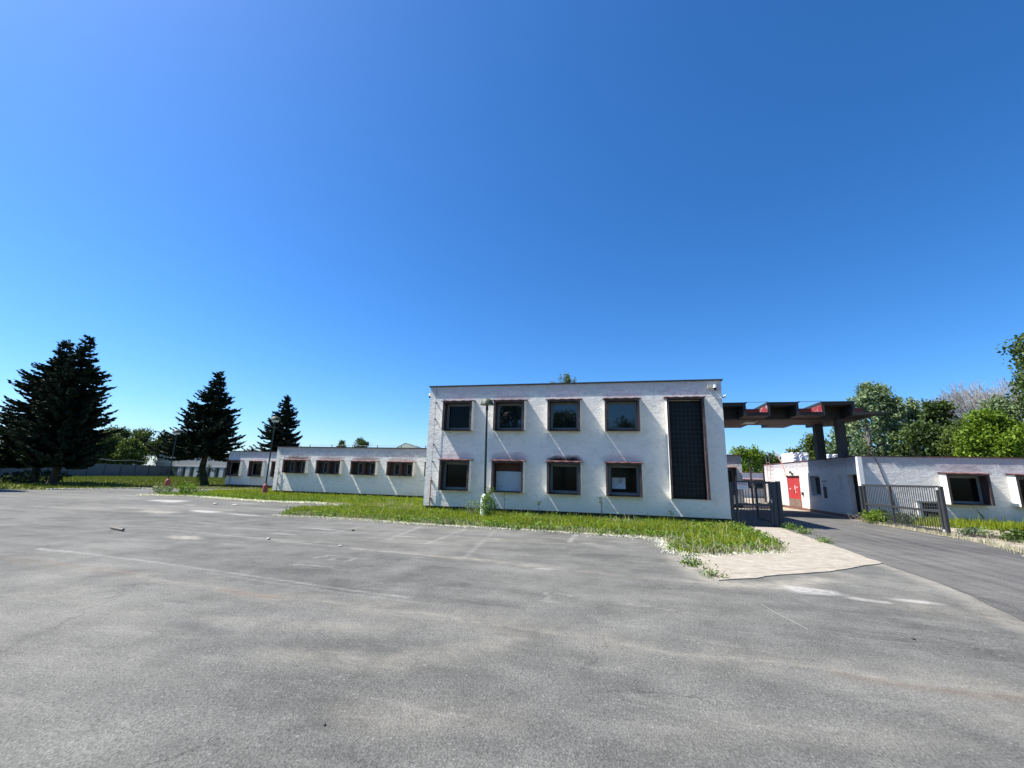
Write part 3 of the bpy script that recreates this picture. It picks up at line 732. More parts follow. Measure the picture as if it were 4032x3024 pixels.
# ------------------------------------------------------------------ GATES
def leaf(root, p0, p1, z0, z1, nb, zm=.85, st='gate_steel', w=.075, bar=.018, stiles=(0, 1), name='leaf', skip=0):
    """barred gate leaf between p0 and p1 (x, y)"""
    a = Vector((p0[0], p0[1], 0)); b = Vector((p1[0], p1[1], 0))
    P = lambda t, z: (a.x+(b.x-a.x)*t, a.y+(b.y-a.y)*t, z)
    Ln = (b-a).length; e = w/2/Ln
    s = MB()
    for t in stiles:
        tt = e if t == 0 else (1-e if t == 1 else t); s.obox(P(tt, z0), P(tt, z1), w, w, st)
    for z in (z0+w/2, z1-w/2, zm): s.obox(P(2*e, z), P(1-2*e, z), w*.9, w*.96, st)
    f = s.build(name, root)
    for i in range(nb):
        t = 2*e+(1-4*e)*(i+1)/(nb+1)
        MB().tube([P(t, z0+w), P(t, z1-w)], bar/2, st, 5, cap=False).build('bar', f)
    return f
pg = thing('pedestrian_gate', 'closed dark steel barred gate beside the two-storey block corner', 'gate', (4.7, 20.5, 0))
MB().box(4.62, 4.77, 20.47, 20.62, 0, 1.76, 'gate_steel').build('post', pg, bevel=.006)
leaf(pg, (4.84, 20.5), (6.22, 20.5), .08, 1.82, 10, zm=.86, w=.085, bar=.026)
MB().box(6.24, 6.40, 20.44, 20.60, 0, 1.80, 'gate_steel').build('post', pg, bevel=.006)
for z_ in (1.55, .35): MB().box(4.76, 4.85, 20.50, 20.55, z_, z_+.07, 'gate_steel').build('hinge', pg)
MB().box(6.16, 6.20, 20.40, 20.45, .95, 1.1, 'cable_grey').tube([(6.18, 20.40, 1.06), (6.18, 20.36, 1.06), (6.10, 20.36, 1.06)], .012, 'cable_grey', 6).build('handle', pg)
# sign on the gate
sg = thing('gate_sign', 'small white notice with a red band and round emblem on the barred gate', 'sign', (5.14, 20.44, 1.48))
sb = MB().box(4.93, 5.35, 20.435, 20.445, 1.47, 1.745, 'paper_white').build('plate', sg)
simple('sign_red', (.42, .02, .03), .5, var=.1); simple('sign_ink', (.05, .06, .10), .6, var=.1)
q = MB().box(4.945, 5.075, 20.431, 20.434, 1.675, 1.715, 'sign_red').box(5.17, 5.31, 20.431, 20.434, 1.670, 1.710, 'sign_red'); q.build('band', sg)
def disc(mb, x, y, z, r, m, r0=0, k=20):
    for i in range(k):
        a = 2*PI*i/k; b = 2*PI*(i+1)/k
        if r0: mb.poly([(x+r0*math.cos(a), y, z+r0*math.sin(a)), (x+r*math.cos(a), y, z+r*math.sin(a)), (x+r*math.cos(b), y, z+r*math.sin(b)), (x+r0*math.cos(b), y, z+r0*math.sin(b))], m)
        else: mb.poly([(x, y, z), (x+r*math.cos(a), y, z+r*math.sin(a)), (x+r*math.cos(b), y, z+r*math.sin(b))], m)
q = MB(); disc(q, 5.122, 20.432, 1.693, .034, 'sign_ink', .026); disc(q, 5.122, 20.431, 1.693, .02, 'sign_ink'); q.build('emblem', sg)
q = MB(); rr = random.Random(3)
for (zr, hh, x0, x1) in ((1.625, .024, 4.98, 5.32), (1.565, .013, 5.0, 5.30), (1.54, .013, 5.02, 5.28), (1.515, .013, 5.04, 5.25)):
    x = x0
    while x < x1:
        wd = rr.uniform(.012, .05) if hh < .02 else rr.uniform(.02, .07)
        # illegible smudged lettering: short strokes of uneven height
        xx = x
        while xx < min(x+wd, x1): q.box(xx, xx+.006, 20.4325, 20.4345, zr-hh*rr.uniform(.3, .5), zr+hh*rr.uniform(.3, .5), 'sign_ink'); xx += .010
        x += wd+rr.uniform(.012, .03)
q.build('lettering', sg)

dg = thing('inner_gate', 'dark steel gate leaf swung open behind the pedestrian gate', 'gate', (6.34, 20.75, 0))
leaf(dg, (6.36, 20.72), (6.36, 23.1), .12, 1.80, 15, zm=.80, w=.08)
MB().box(6.46, 6.62, 20.56, 20.72, 0, 1.84, 'gate_steel').build('post', dg, bevel=.006)
rg = thing('drive_gate', 'long open steel gate with close bars on the right roadside', 'gate', (11.95, 20.1, 0))
leaf(rg, (12.0, 20.42), (12.12, 26.0), .09, 1.82, 36, zm=.86, w=.09, stiles=(0, .58, 1), st='gate_steel_worn', bar=.028)
MB().box(11.90, 12.01, 20.14, 20.26, 0, 1.80, 'gate_steel_worn').build('post', rg, bevel=.006)
MB().box(12.05, 12.21, 26.16, 26.32, 0, 1.74, 'gate_steel').build('post', rg, bevel=.006)
for z_ in (1.66, .12): MB().box(11.93, 12.0, 20.20, 20.44, z_, z_+.09, 'cable_grey').build('hinge', rg)

# ------------------------------------------------------------------ STREET LAMPS
def lamp(x, y, h, sleeve, label, sc=1.0, lean=(0, 0)):
    t = thing('street_lamp', label, 'street lamp', (x, y, 0), 'mushroom headed street lamps')
    tx, ty = x+lean[0], y+lean[1]
    hs = .80 if sleeve == 'sleeve_red' else 1.0
    MB().tube([(x, y, hs-.06), ((x+tx)/2, (y+ty)/2, h*.5), (tx, ty, h-.42)], [.052, .048, .042], 'lamp_pole', 12).tube([(tx, ty, h-.52), (tx, ty, h-.30)], [.060, .056], 'lamp_pole', 12).build('pole', t, smooth=True)
    r = .17*sc
    MB().lathe((x, y, -.05), [(r, 0), (r*1.02, .2), (r, hs-.20), (r*.92, hs-.10), (r*.68, hs-.02), (r*.38, hs+.03), (r*.3, hs+.05)], sleeve, 20).build('base_sleeve', t, smooth=True)
    R_ = .285 if sleeve == 'sleeve_pale' else .33
    hd = MB().lathe((tx, ty, h), [(.05, -.30), (R_, -.285), (R_+.012, -.265), (R_*.985, -.22), (R_*.90, -.13), (R_*.72, -.06), (R_*.42, -.012), (.05, 0)], 'lamp_head_green', 24).build('lamp_head', t, smooth=True)
    dz = .14 if sleeve == 'sleeve_red' else .005
    MB().lathe((tx, ty, h), [(.07, -.30-dz), (R_*.66, -.30-dz+.01), (R_*.80, -.301)], 'lamp_glass', 20).build('diffuser', hd, smooth=True)
    return t
lamp(-5.5, 18.25, 5.12, 'sleeve_pale', 'green mushroom lamp with a pale weed-covered base in front of the two-storey block', .98, (-.05, 0))
lamp(-24.76, 27.17, 5.68, 'sleeve_red', 'mushroom lamp with a red base at the near corner of the low wing', 1.0, (.05, 0))
lamp(-37.75, 30.4, 5.05, 'sleeve_red', 'mushroom lamp with a red base left of the middle spruce, farthest away', 1.15, (.0, 0))

# ------------------------------------------------------------------ PERIMETER FENCE AND FAR BUILDING
def fence():
    A = Vector((-72.0, 9.0, 0)); B = Vector((-87.4, 71.0, 0)); d = (B-A); n = int(d.length/3.0); d /= n
    root = thing('concrete_fence', 'blue-grey precast concrete panel fence behind the lawn', 'fence', (A.x, A.y, 0))
    for i in range(n):
        p = A+d*i; q = A+d*(i+1)
        s = MB()
        for k_ in range(4):
            s.obox((p.x, p.y, .05+.5*k_+.245), (q.x, q.y, .05+.5*k_+.245), .06, .485, 'fence_concrete')
        s.obox((p.x, p.y, .9), (q.x, q.y, .9), .03, 1.7, 'fence_post')
        if i % 1 == 0: s.build('panel', root)
        MB().box(p.x-.07, p.x+.10, p.y-.07, p.y+.07, 0, 2.16, 'fence_post').build('post', root)
    MB().tube([tuple(A+Vector((0, 0, 2.75)))]+[tuple(A+(B-A)*t+Vector((0, 0, 2.75+.12*math.cos(t*60)))) for t in np.linspace(.1, 1, 30)], .02, 'cable_grey', 4).build('wire', root)
fence()
def far_building():
    x0, x1, y0, y1, h = -91.2, -40.0, 70.5, 84.0, 4.4
    root = thing('garage_building', 'pale weathered building with dark garage bays behind the middle spruce', 'building', (x0, y0, 0))
    holes = [(-87.6+i*2.05+1.0, -87.6+(i+1)*2.05, 0.02, 1.92) for i in range(1, 20)]
    wn = [(-84.6+i*1.5, -83.4+i*1.5, 3.15, 3.85) for i in range(24)]
    w = MB(); wall_holes(w, 'x', y0, x0, x1, 0, h, holes+wn, .5, 'stucco_far', 'stucco_far')
    w.poly([(x0, y0, 0), (x0, y0, h), (x0, y1, h), (x0, y1, 0)], 'slate_side'); w.poly([(x0, y0, h), (x1, y0, h), (x1, y1, h), (x0, y1, h)], 'roof_felt')
    w.box(x0+.1, x1-.1, y0+.52, y0+.6, .01, h-.1, 'dark_void'); w.build('wall', root)
    for a in range(5):
        hx = holes[a]; MB().box(hx[0], hx[1], y0+.3, y0+.36, 0.02, 1.92, 'green_steel').build('garage_door', root)
    p = MB()
    for hx in holes: p.box(hx[0]-1.0, hx[0]-.04, y0-.10, y0-.004, 0, 1.98, 'fence_light')
    p.build('pilasters', root)
    l = MB().box(-87.0, x1, y0-.16, y0-.004, 1.99, 2.10, 'fence_light').build('lintel', root)
    for (a, b, c_, d_) in wn[:10]:
        f = MB()
        f.box(a, b, y0+.10, y0+.14, c_, c_+.06, 'frame_white').box(a, b, y0+.10, y0+.14, d_-.06, d_, 'frame_white')
        for t in (0, .33, .66, 1): xx = a+(b-a-.05)*t; f.box(xx, xx+.05, y0+.095, y0+.145, c_+.06, d_-.06, 'frame_white')
        o = f.build('window', root)
        MB().box(a, b, y0+.16, y0+.17, c_, d_, 'pane').build('pane', o)
simple('slate_side', (.10, .10, .095), .9)
simple('fence_light', (.42, .44, .45), .8, var=.2, scale=2)
far_building()
gg = thing('slatted_gate', 'dark green slatted steel gate at the end of the concrete fence', 'gate', (-87.3, 71, 0))
s = MB()
for i in range(9):
    t = i/8; s.box(-87.2+1.9*t*.9, -87.1+1.9*t*.9, 70.1+.02*i, 70.16+.02*i, .05, 2.0, 'green_steel')
s.box(-87.25, -85.4, 70.18, 70.22, 1.8, 1.9, 'green_steel').box(-87.25, -85.4, 70.18, 70.22, .2, .3, 'green_steel'); s.build('slats', gg)

# ------------------------------------------------------------------ VEGETATION
def rand_frames(n, flat=0.0):
    nrm = rng.normal(size=(n, 3)); nrm[:, 2] = nrm[:, 2]*(1-flat)+flat*1.2
    nrm /= np.linalg.norm(nrm, axis=1)[:, None]
    a = np.cross(nrm, rng.normal(size=(n, 3))); a /= np.linalg.norm(a, axis=1)[:, None]+1e-9
    return nrm, a, np.cross(nrm, a)
def leaf_quads(C, size, flat=.3, aspect=.6):
    n = len(C); nr, a, b = rand_frames(n, flat); s = (size*rng.uniform(.6, 1.3, n))[:, None]
    fold = nr*s*.18
    return np.stack([C-a*s*.5, C-b*s*.5*aspect+fold, C+a*s*.5, C+b*s*.5*aspect+fold], axis=1).reshape(-1, 3)
def vnoise(P, sc, seed=0):
    """cheap smooth pseudo noise -1..1"""
    r = np.random.default_rng(abs(int(seed))); out = np.zeros(len(P))
    for k in range(5):
        w = r.normal(size=3)*sc*(1+.6*k); out += np.sin(P@w+r.uniform(0, 6.28))/(1+.4*k)
    return out/2.6
def leafy_tree(name, label, cat, x, y, h, r, mat, bark='bark_grey', size=.30, n=7000, z0=None, group=None, lobes=9, seed=1, droop=False, jag=1.0, clump=.5):
    global rng
    rng = np.random.default_rng(seed)
    root = thing(name, label, cat, (x, y, 0), group)
    z0 = h*.28 if z0 is None else z0
    cz = (h+z0)/2; rz = (h-z0)/2
    # lobes spread through an egg shaped volume
    L_ = [(0, 0, cz, r*.75, rz*.85)]
    for i in range(lobes):
        a = rng.uniform(0, 6.28); t = rng.uniform(-.75, .80); rr_ = r*math.sqrt(max(.05, 1-t*t))*rng.uniform(.45, .8)
        L_.append((rr_*math.cos(a), rr_*math.sin(a), cz+rz*t, r*rng.uniform(.32, .5), rz*rng.uniform(.22, .34)))
    for i in range(max(2, lobes//3)):
        a = rng.uniform(0, 6.28); L_.append((r*.3*math.cos(a), r*.3*math.sin(a), h-rz*rng.uniform(.16, .35), r*.22, rz*.2))
    # clump centres near lobe surfaces
    nc = max(40, int(n/16)); lid = rng.integers(0, len(L_), nc); d = rng.normal(size=(nc, 3)); d /= np.linalg.norm(d, axis=1)[:, None]
    LL = np.array(L_)[lid]; rad = rng.uniform(.55, 1.0, nc)**.6
    CC = np.stack([LL[:, 0]+d[:, 0]*LL[:, 3]*rad, LL[:, 1]+d[:, 1]*LL[:, 3]*rad, LL[:, 2]+d[:, 2]*LL[:, 4]*rad], axis=1)
    per = rng.integers(8, 26, nc); idx = np.repeat(np.arange(nc), per)
    sg = clump*np.array([1, 1, .7])*(r/3.0 if r < 3 else 1)*jag
    P = CC[idx]+rng.normal(size=(len(idx), 3))*sg
    if droop:
        P[:, 2] -= np.abs(rng.normal(0, .55, len(P))); P[:, :2] = CC[idx][:, :2]+rng.normal(size=(len(idx), 2))*.12
    P[:, 0] += x; P[:, 1] += y
    tint = np.clip(.5+.28*rng.normal(size=nc)[idx]+.15*rng.normal(size=len(idx))+.25*vnoise(P, .5, seed), 0, 1)
    np_mesh('crown', leaf_quads(P, size), 4, [mat], tint, root)
    tb = MB(); tr = .03*h*.6+.04
    tb.tube([(x, y, -.1), (x+.05*r, y, z0), (x-.04*r, y, cz), (x, y, h*.93)], [tr*1.2, tr, tr*.55, .03], bark, 8)
    for i in range(7):
        a = rng.uniform(0, 6.28); zz = z0*.8+(cz-z0*.8)*i/6; l = r*rng.uniform(.5, .85)
        tb.tube([(x, y, zz), (x+math.cos(a)*l*.5, y+math.sin(a)*l*.5, zz+rz*.25), (x+math.cos(a)*l, y+math.sin(a)*l, zz+rz*.6)], [tr*.5, tr*.3, .02], bark, 6)
    tb.build('trunk', root, smooth=True)
    return root

def spruce(label, x, y, h, prof, zb, seed, bend=0.0, asym=(0, 0), dens=1.0, tr=.30):
    """prof: list of (height fraction, radius)"""
    global rng
    rng = np.random.default_rng(seed)
    root = thing('spruce_tree', label, 'tree', (x, y, 0), 'dark spruces on the lawn')
    fr = np.array([p[0] for p in prof]); ra = np.array([p[1] for p in prof])
    C, D, Ln, Wd = [], [], [], []
    tb = MB()
    tb.tube([(x-bend, y, -.15), (x-bend*.8, y, .4), (x+bend*.5, y, h*.15), (x, y, h*.3), (x, y, h*.6), (x, y, h*.97)], [tr*1.45, tr*1.05, tr*.85, tr*.75, tr*.42, .02], 'bark_dark', 9)
    z = zb
    while z < h-.1:
        t = z/h; R0 = np.interp(t, fr, ra); nb = int(7+R0*2.8)
        for i in range(nb):
            az = rng.uniform(0, 2*PI); R = R0*rng.uniform(.68, 1.12)*(1+.22*math.sin(az*2+z*1.3+seed))
            R *= 1+asym[0]*math.cos(az)+asym[1]*math.sin(az)
            R = max(R, .15)
            zz = z+rng.uniform(-.18, .18); lift = rng.uniform(.02, .22)*R
            k = max(3, int(R/.13*dens)); s_ = np.linspace(.12, 1, k)
            drop = -.16*R*np.sin(s_*PI*.8)+lift*s_**2.2
            bx = np.cos(az)*R*s_; by = np.sin(az)*R*s_; bz = zz+drop
            B_ = np.stack([x+bx, y+by, bz], 1)
            if R > .8 and i % 2 == 0:
                tb.tube([tuple(B_[0]*0+np.array([x, y, zz])), tuple(B_[k//2]), tuple(B_[-1])], [.045, .03, .012], 'bark_dark', 4, cap=False)
            for sd in (-1, 1):
                m_ = rng.random(k) < .95; q = B_[m_]; ss = s_[m_]
                ang = az+sd*rng.uniform(.45, 1.05, len(q))
                tl = np.clip((.28+.42*(1-ss)*min(1, R/2.2))*rng.uniform(.7, 1.25, len(q)), .12, .8)
                dv = np.stack([np.cos(ang), np.sin(ang), rng.uniform(-.45, .12, len(q))+.25*ss], 1)
                C.append(q); D.append(dv*tl[:, None]); Wd.append(np.clip(tl*.34, .06, .16))
            # tip tuft
            C.append(B_[-1:]); D.append(np.array([[math.cos(az), math.sin(az), .55]])*rng.uniform(.22, .42)); Wd.append(np.array([.07]))
        z += .30+.10*rng.random()
    # leader
    for i in range(14):
        a = rng.uniform(0, 6.28); C.append(np.array([[x, y, h-.9+.9*i/14]])); D.append(np.array([[.35*math.cos(a), .35*math.sin(a), .42]])*(1.1-i/18)); Wd.append(np.array([.05]))
    C = np.concatenate(C); D = np.concatenate(D); Wd = np.concatenate(Wd)
    n = len(C); out = []
    for rot in (0, 1):
        u = np.cross(D, np.array([0, 0, 1.0]) if rot == 0 else rng.normal(size=(n, 3))); u /= np.linalg.norm(u, axis=1)[:, None]+1e-9
        u *= Wd[:, None]
        out.append(np.stack([C, C+D*.45+u, C+D, C+D*.45-u], 1).reshape(-1, 3))
    tint = np.clip(.45+.25*rng.normal(size=n), 0, 1)
    np_mesh('crown', np.concatenate(out), 4, ['spruce_needles'], np.concatenate([tint, tint]), root)
    tb.build('trunk', root, smooth=True)
    return root
wide = [(0, 3.0), (.16, 3.4), (.35, 3.3), (.55, 2.9), (.7, 2.2), (.80, 1.45), (.88, .85), (.95, .5), (1, .15)]
spruce('tall broad spruce of the near pair, left crown with wide low boughs', -54.3, 30.7, 14.3, [(a, b*1.05) for a, b in wide], 2.1, 11, asym=(-.12, -.08), dens=1.5)
spruce('tall narrow spruce of the near pair, right crown ending in a blunt top', -47.9, 28.5, 13.5, [(a, b*.86) for a, b in wide], 2.0, 12, bend=.25, dens=1.5)
spruce('spruce cut by the left edge of the picture', -43.2, 18.9, 9.8, [(a, b*.72) for a, b in wide], 1.6, 13)
spruce('middle spruce with a crooked trunk before the garage bays', -41.7, 37.1, 12.1, [(0, 3.2), (.22, 3.6), (.38, 3.4), (.55, 2.7), (.7, 1.9), (.85, 1.0), (.95, .5), (1, .1)], 3.3, 14, bend=-.45, asym=(-.18, 0), tr=.34, dens=1.4)
spruce('conical spruce rising behind the flat roof of the end wing', -41.0, 46.5, 11.3, [(0, 3.4), (.25, 3.5), (.45, 2.7), (.65, 1.9), (.8, 1.15), (.92, .55), (1, .1)], 1.2, 15, asym=(-.1, 0), dens=1.4)

BG = 'broadleaf trees beyond the concrete fence'
for i, (x, y, h, r, lab) in enumerate((
    (-96.1, 63.1, 7.9, 2.6, 'round green tree just right of the spruce pair, beyond the fence'),
    (-99.2, 67.5, 9.2, 2.8, 'tallest green crown just right of the spruce pair, beyond the fence'),
    (-96.8, 70.9, 9.2, 2.5, 'loose tree with an open top midway between the spruces, beyond the fence'),
    (-91.5, 72.0, 8.3, 2.6, 'green tree directly left of the middle spruce, beyond the fence'),
    (-91.2, 65.0, 6.6, 2.2, 'low yellowish tree in the dip between the taller crowns, beyond the fence'),
    (-100.1, 62.5, 7.1, 2.6, 'green crown half hidden by the right spruce of the pair'),
    (-103.8, 56.1, 5.6, 3.2, 'low green tree seen under the boughs of the spruce pair'),
    (-105.7, 51.0, 5.7, 3.0, 'low green tree at the far left behind the fence'),
    (-94.0, 78.0, 8.0, 2.8, 'green tree behind the top left corner of the garage building'))):
    leafy_tree('broadleaf_tree', lab, 'tree', x, y, h, r, 'leaf_olive' if i == 4 else 'leaf_far', size=.42, n=5200, z0=.8, group=BG, seed=30+i, lobes=10, clump=.55)
leafy_tree('roof_birch', 'small ragged treetop left of its twin above the low wing roof', 'tree', -42.6, 61.7, 6.5, 1.1, 'leaf_dark', size=.26, n=1500, z0=3, group='treetops above the low wing', seed=50, lobes=4)
leafy_tree('roof_birch', 'wider treetop with a thin tip above the low wing roof', 'tree', -40.5, 63.1, 7.1, 1.6, 'leaf_dark', size=.26, n=2200, z0=3, group='treetops above the low wing', seed=51, lobes=5)
leafy_tree('weeping_birch', 'drooping birch top showing above the two-storey roof', 'tree', -5.3, 51.7, 14.5, 1.45, 'leaf_birch', size=.17, n=3600, z0=9.5, seed=52, lobes=7, droop=True)
leafy_tree('weeping_birch', 'small birch tip just left of the larger one above the two-storey roof', 'tree', -7.3, 51.5, 13.3, .8, 'leaf_birch', size=.16, n=1200, z0=10, seed=53, lobes=4, droop=True)
YT = 'trees beyond the yard building'
leafy_tree('broadleaf_tree', 'bright round tree above the yard building beside the white block', 'tree', 19.3, 73.0, 6.8, 2.3, 'leaf_bright', size=.36, n=4500, z0=.6, group=YT, seed=60)
leafy_tree('broadleaf_tree', 'darker tree right of the bright one above the yard building', 'tree', 22.6, 77.0, 6.0, 2.5, 'leaf_dark', size=.36, n=4500, z0=.6, group=YT, seed=61)
leafy_tree('broadleaf_tree', 'small far tree left of the ladder top', 'tree', 30.1, 95.4, 6.5, 1.6, 'leaf_dark', size=.4, n=1800, z0=1.5, group=YT, seed=62)
leafy_tree('broadleaf_tree', 'small far tree between the ladder and the large wrapped load', 'tree', 32.8, 94.8, 6.4, 1.5, 'leaf_olive', size=.4, n=1800, z0=1.5, group=YT, seed=63)
RT = 'trees behind the gatehouse'
for i, (x, y, h, r, m_, nn, sz, lab) in enumerate((
    (20.6, 52.0, 6.8, 1.9, 'leaf_olive', 4200, .27, 'olive tree left of the rear canopy column above the roof'),
    (19.4, 54.6, 5.4, 1.3, 'leaf_olive', 2200, .27, 'lowest olive tree beside the large wrapped load'),
    (22.6, 50.0, 8.2, 1.7, 'leaf_grey', 4200, .27, 'pale green tree seen between the two canopy columns'),
    (23.6, 46.4, 11.1, 1.75, 'leaf_grey', 8000, .25, 'tall grey-green poplar directly right of the canopy'),
    (22.0, 45.1, 10.0, 1.3, 'leaf_grey', 5000, .25, 'left shoulder crown of the tall poplar above the canopy end'),
    (25.0, 46.8, 9.7, 1.3, 'leaf_grey', 4500, .25, 'lower crown on the right flank of the tall poplar'),
    (24.0, 42.0, 6.8, 1.8, 'leaf_dark', 5500, .25, 'dark low tree under the tall poplar, right of the front column'),
    (26.6, 47.1, 9.6, 1.1, 'leaf_grey', 3600, .24, 'slender pale tree alone between the poplar and the pointed tree'),
    (25.0, 41.0, 6.4, 1.8, 'leaf_dark', 5500, .25, 'dark tree filling the gap under the slender pale one'),
    (25.9, 42.8, 8.7, 1.2, 'leaf_dark', 4500, .24, 'pointed dark tree left of the bare branches'),
    (25.2, 38.8, 6.7, 1.6, 'leaf_olive', 6000, .23, 'olive tree in front of the pointed dark one'),
    (26.4, 38.4, 6.9, 1.5, 'leaf_olive', 5000, .23, 'olive tree under the left end of the bare branches'),
    (23.6, 34.6, 6.7, 1.45, 'leaf_bright', 8500, .21, 'bright yellow-green maple behind the gatehouse roof'),
    (24.6, 33.6, 5.8, 1.3, 'leaf_bright', 7000, .21, 'lower bright green maple nearest the right edge'),
    (28.9, 41.5, 8.6, 1.7, 'leaf_grey', 6500, .23, 'grey-green tree rising behind the bright maple'),
    (27.0, 36.5, 6.0, 1.5, 'leaf_dark', 5000, .23, 'dark green tree in the gap right of the bright maple'))):
    leafy_tree('broadleaf_tree', lab, 'tree', x, y, h, r, m_, size=sz, n=nn, z0=1.0 if h < 8 else 2.5, group=RT, seed=70+i, lobes=12, clump=.42)
leafy_tree('broadleaf_tree', 'tallest dark tree leaning in at the right edge of the picture', 'tree', 27.8, 34.2, 12.4, 2.15, 'leaf_dark', size=.24, n=15000, z0=2.5, group=RT, seed=99, lobes=16, clump=.42)

def bare_tree(x, y, h, r):
    root = thing('bare_tree', 'leafless grey-lilac tree spreading above the green crowns on the right', 'tree', (x, y, 0))
    rnd = random.Random(5); tb = MB(); tw = MB()
    def grow(p, d, l, rad, lvl):
        q = p+d*l
        mb = tb if lvl < 3 else tw
        mid = p+d*l*.5+Vector((rnd.uniform(-1, 1), rnd.uniform(-1, 1), rnd.uniform(-1, 1)))*l*.06
        mb.tube([p, mid, q], [rad, rad*.85, max(.011, rad*.68)], 'bare_twig', 5 if lvl < 3 else 3, cap=False)
        if lvl >= 8 or l < .12: return
        for i in range(3 if lvl in (1, 2, 4, 5, 6) else 2):
            a = rnd.uniform(.25, .62)*(1 if lvl > 1 else .9); ax = Vector((rnd.uniform(-1, 1), rnd.uniform(-1, 1), rnd.uniform(-1, 1))).cross(d).normalized()
            nd = (Matrix.Rotation(a, 3, ax)@d).normalized(); nd = (nd+Vector((0, 0, .10))).normalized()
            grow(q, nd, l*rnd.uniform(.68, .86), max(.013, rad*.66), lvl+1)
    grow(Vector((x, y, 0)), Vector((0, 0, 1)), h*.20, .26, 0)
    for a in np.linspace(0, 2*PI, 9)[:-1]:
        d = Vector((math.cos(a)*.9, math.sin(a)*.9, .9)).normalized(); grow(Vector((x, y, h*.22)), d, h*.19, .15, 2)
    tb.build('trunk', root); tw.build('twigs', root)
bare_tree(36.0, 50.8, 14.3, 3.5)

# trees across the plaza behind the viewpoint, seen mirrored in the upper panes
for i, (x, y, h, r) in enumerate(((-17.5, -26, 13.5, 5.0), (-8.5, -30, 12.0, 4.6), (2.0, -33, 10.5, 4.2))):
    leafy_tree('broadleaf_tree', ['broad tree across the plaza, left of three mirrored in the panes', 'middle tree of three across the plaza mirrored in the panes', 'right tree of three across the plaza mirrored in the panes'][i], 'tree', x, y, h, r, 'leaf_dark', size=.55, n=4000, z0=2.5, group='trees across the plaza', seed=120+i, clump=.9)

# ------------------------------------------------------------------ GROUND
def pip(P, poly):
    x, y = P[:, 0], P[:, 1]; ins = np.zeros(len(P), bool); n = len(poly)
    for i in range(n):
        x0, y0 = poly[i]; x1, y1 = poly[(i+1) % n]
        c_ = ((y0 > y) != (y1 > y)); xi = (x1-x0)*(y-y0)/((y1-y0) if y1 != y0 else 1e-9)+x0
        ins ^= c_ & (x < xi)
    return ins
def seg_dist(P, a, b):
    a = np.array(a); b = np.array(b); d = b-a; t = np.clip(((P-a)@d)/(d@d), 0, 1)
    return np.linalg.norm(P-(a+t[:, None]*d), axis=1), t
def line_mask(P, pts, w, soft=None):
    out = np.zeros(len(P))
    for a, b in zip(pts[:-1], pts[1:]):
        d, t = seg_dist(P, a, b); out = np.maximum(out, np.exp(-(d/w)**2) if soft else np.clip((w-d)/(w*.35), 0, 1))
    return out
def blob(P, cx, cy, rx, ry, rot=0, seed=0):
    d = P-np.array([cx, cy]); c_, s_ = math.cos(rot), math.sin(rot)
    u = (d[:, 0]*c_+d[:, 1]*s_)/rx; v = (-d[:, 0]*s_+d[:, 1]*c_)/ry; r = np.sqrt(u*u+v*v)
    n3 = vnoise(np.stack([P[:, 0]*6, P[:, 1]*6, P[:, 0]*0], 1), .8, seed)
    return np.clip((1-r+.30*n3)*2.2, 0, 1)
def n2(P, sc, seed): return vnoise(np.stack([P[:, 0], P[:, 1], np.zeros(len(P))], 1), sc, seed)

strip1 = [(-12.9, 15.15), (-11.1, 15.38), (-9.1, 15.2), (-7.0, 14.88), (-5.2, 14.9), (-3.5, 14.88), (-1.3, 14.78), (.5, 14.66), (1.45, 14.45), (1.40, 13.2), (1.42, 12.0), (1.6, 11.65), (2.6, 12.3), (4.25, 13.4), (4.3, 15.5), (4.45, 18.0), (4.55, 20.3), (-9.1, 20.5), (-12.6, 20.9), (-14.0, 19.3), (-14.2, 17.6)]
strip2 = [(-28.6, 21.9), (-26.5, 22.85), (-22.8, 22.05), (-19.5, 21.35), (-16.2, 21.9), (-14.3, 21.3), (-12.6, 20.85), (-9.1, 20.4), (-9.1, 28.6), (-25.3, 28.6), (-25.3, 36.3), (-30.5, 36.3), (-31.0, 31.5), (-29.8, 28.0), (-29.2, 25.0)]
lawn = [(-52, 14.0), (-46, 18.0), (-40.9, 21.3), (-38.8, 22.6), (-38.1, 25.4), (-37.4, 28.6), (-34.0, 28.8), (-32.3, 29.8), (-31.4, 32.5), (-31.0, 36.4), (-37.9, 36.6), (-37.9, 43.4), (-30, 45), (-30, 69.5), (-88, 71.5), (-73.5, 9.5)]
verge = [(11.62, 34.0), (11.75, 26.0), (11.7, 23.4), (11.72, 19.7), (11.15, 16.0), (10.3, 14.6), (15, 12.5), (40, 12), (42, 26.8), (12.3, 26.8), (12.3, 34.0)]
road = [(4.6, 58), (6.5, 33.0), (6.45, 20.2), (6.15, 15.5), (5.92, 12.2), (5.87, 10.8), (5.72, 9.4), (5.35, 7.9), (5.5, 6.6), (6.3, 5.0), (9, 2.5), (26, -6), (30, 0), (15, 12.6), (10.35, 14.6), (11.2, 16.0), (11.78, 19.7), (11.78, 26.0), (11.7, 33.5), (12.2, 42), (24, 58)]
walk = [(4.55, 20.35), (6.36, 20.15), (6.12, 15.5), (5.93, 12.35), (5.72, 12.15), (4.44, 10.98), (3.3, 10.15), (2.17, 9.32), (1.75, 9.05), (1.6, 10.2), (1.62, 11.5), (2.6, 12.2), (4.3, 13.4), (4.4, 15.5)]

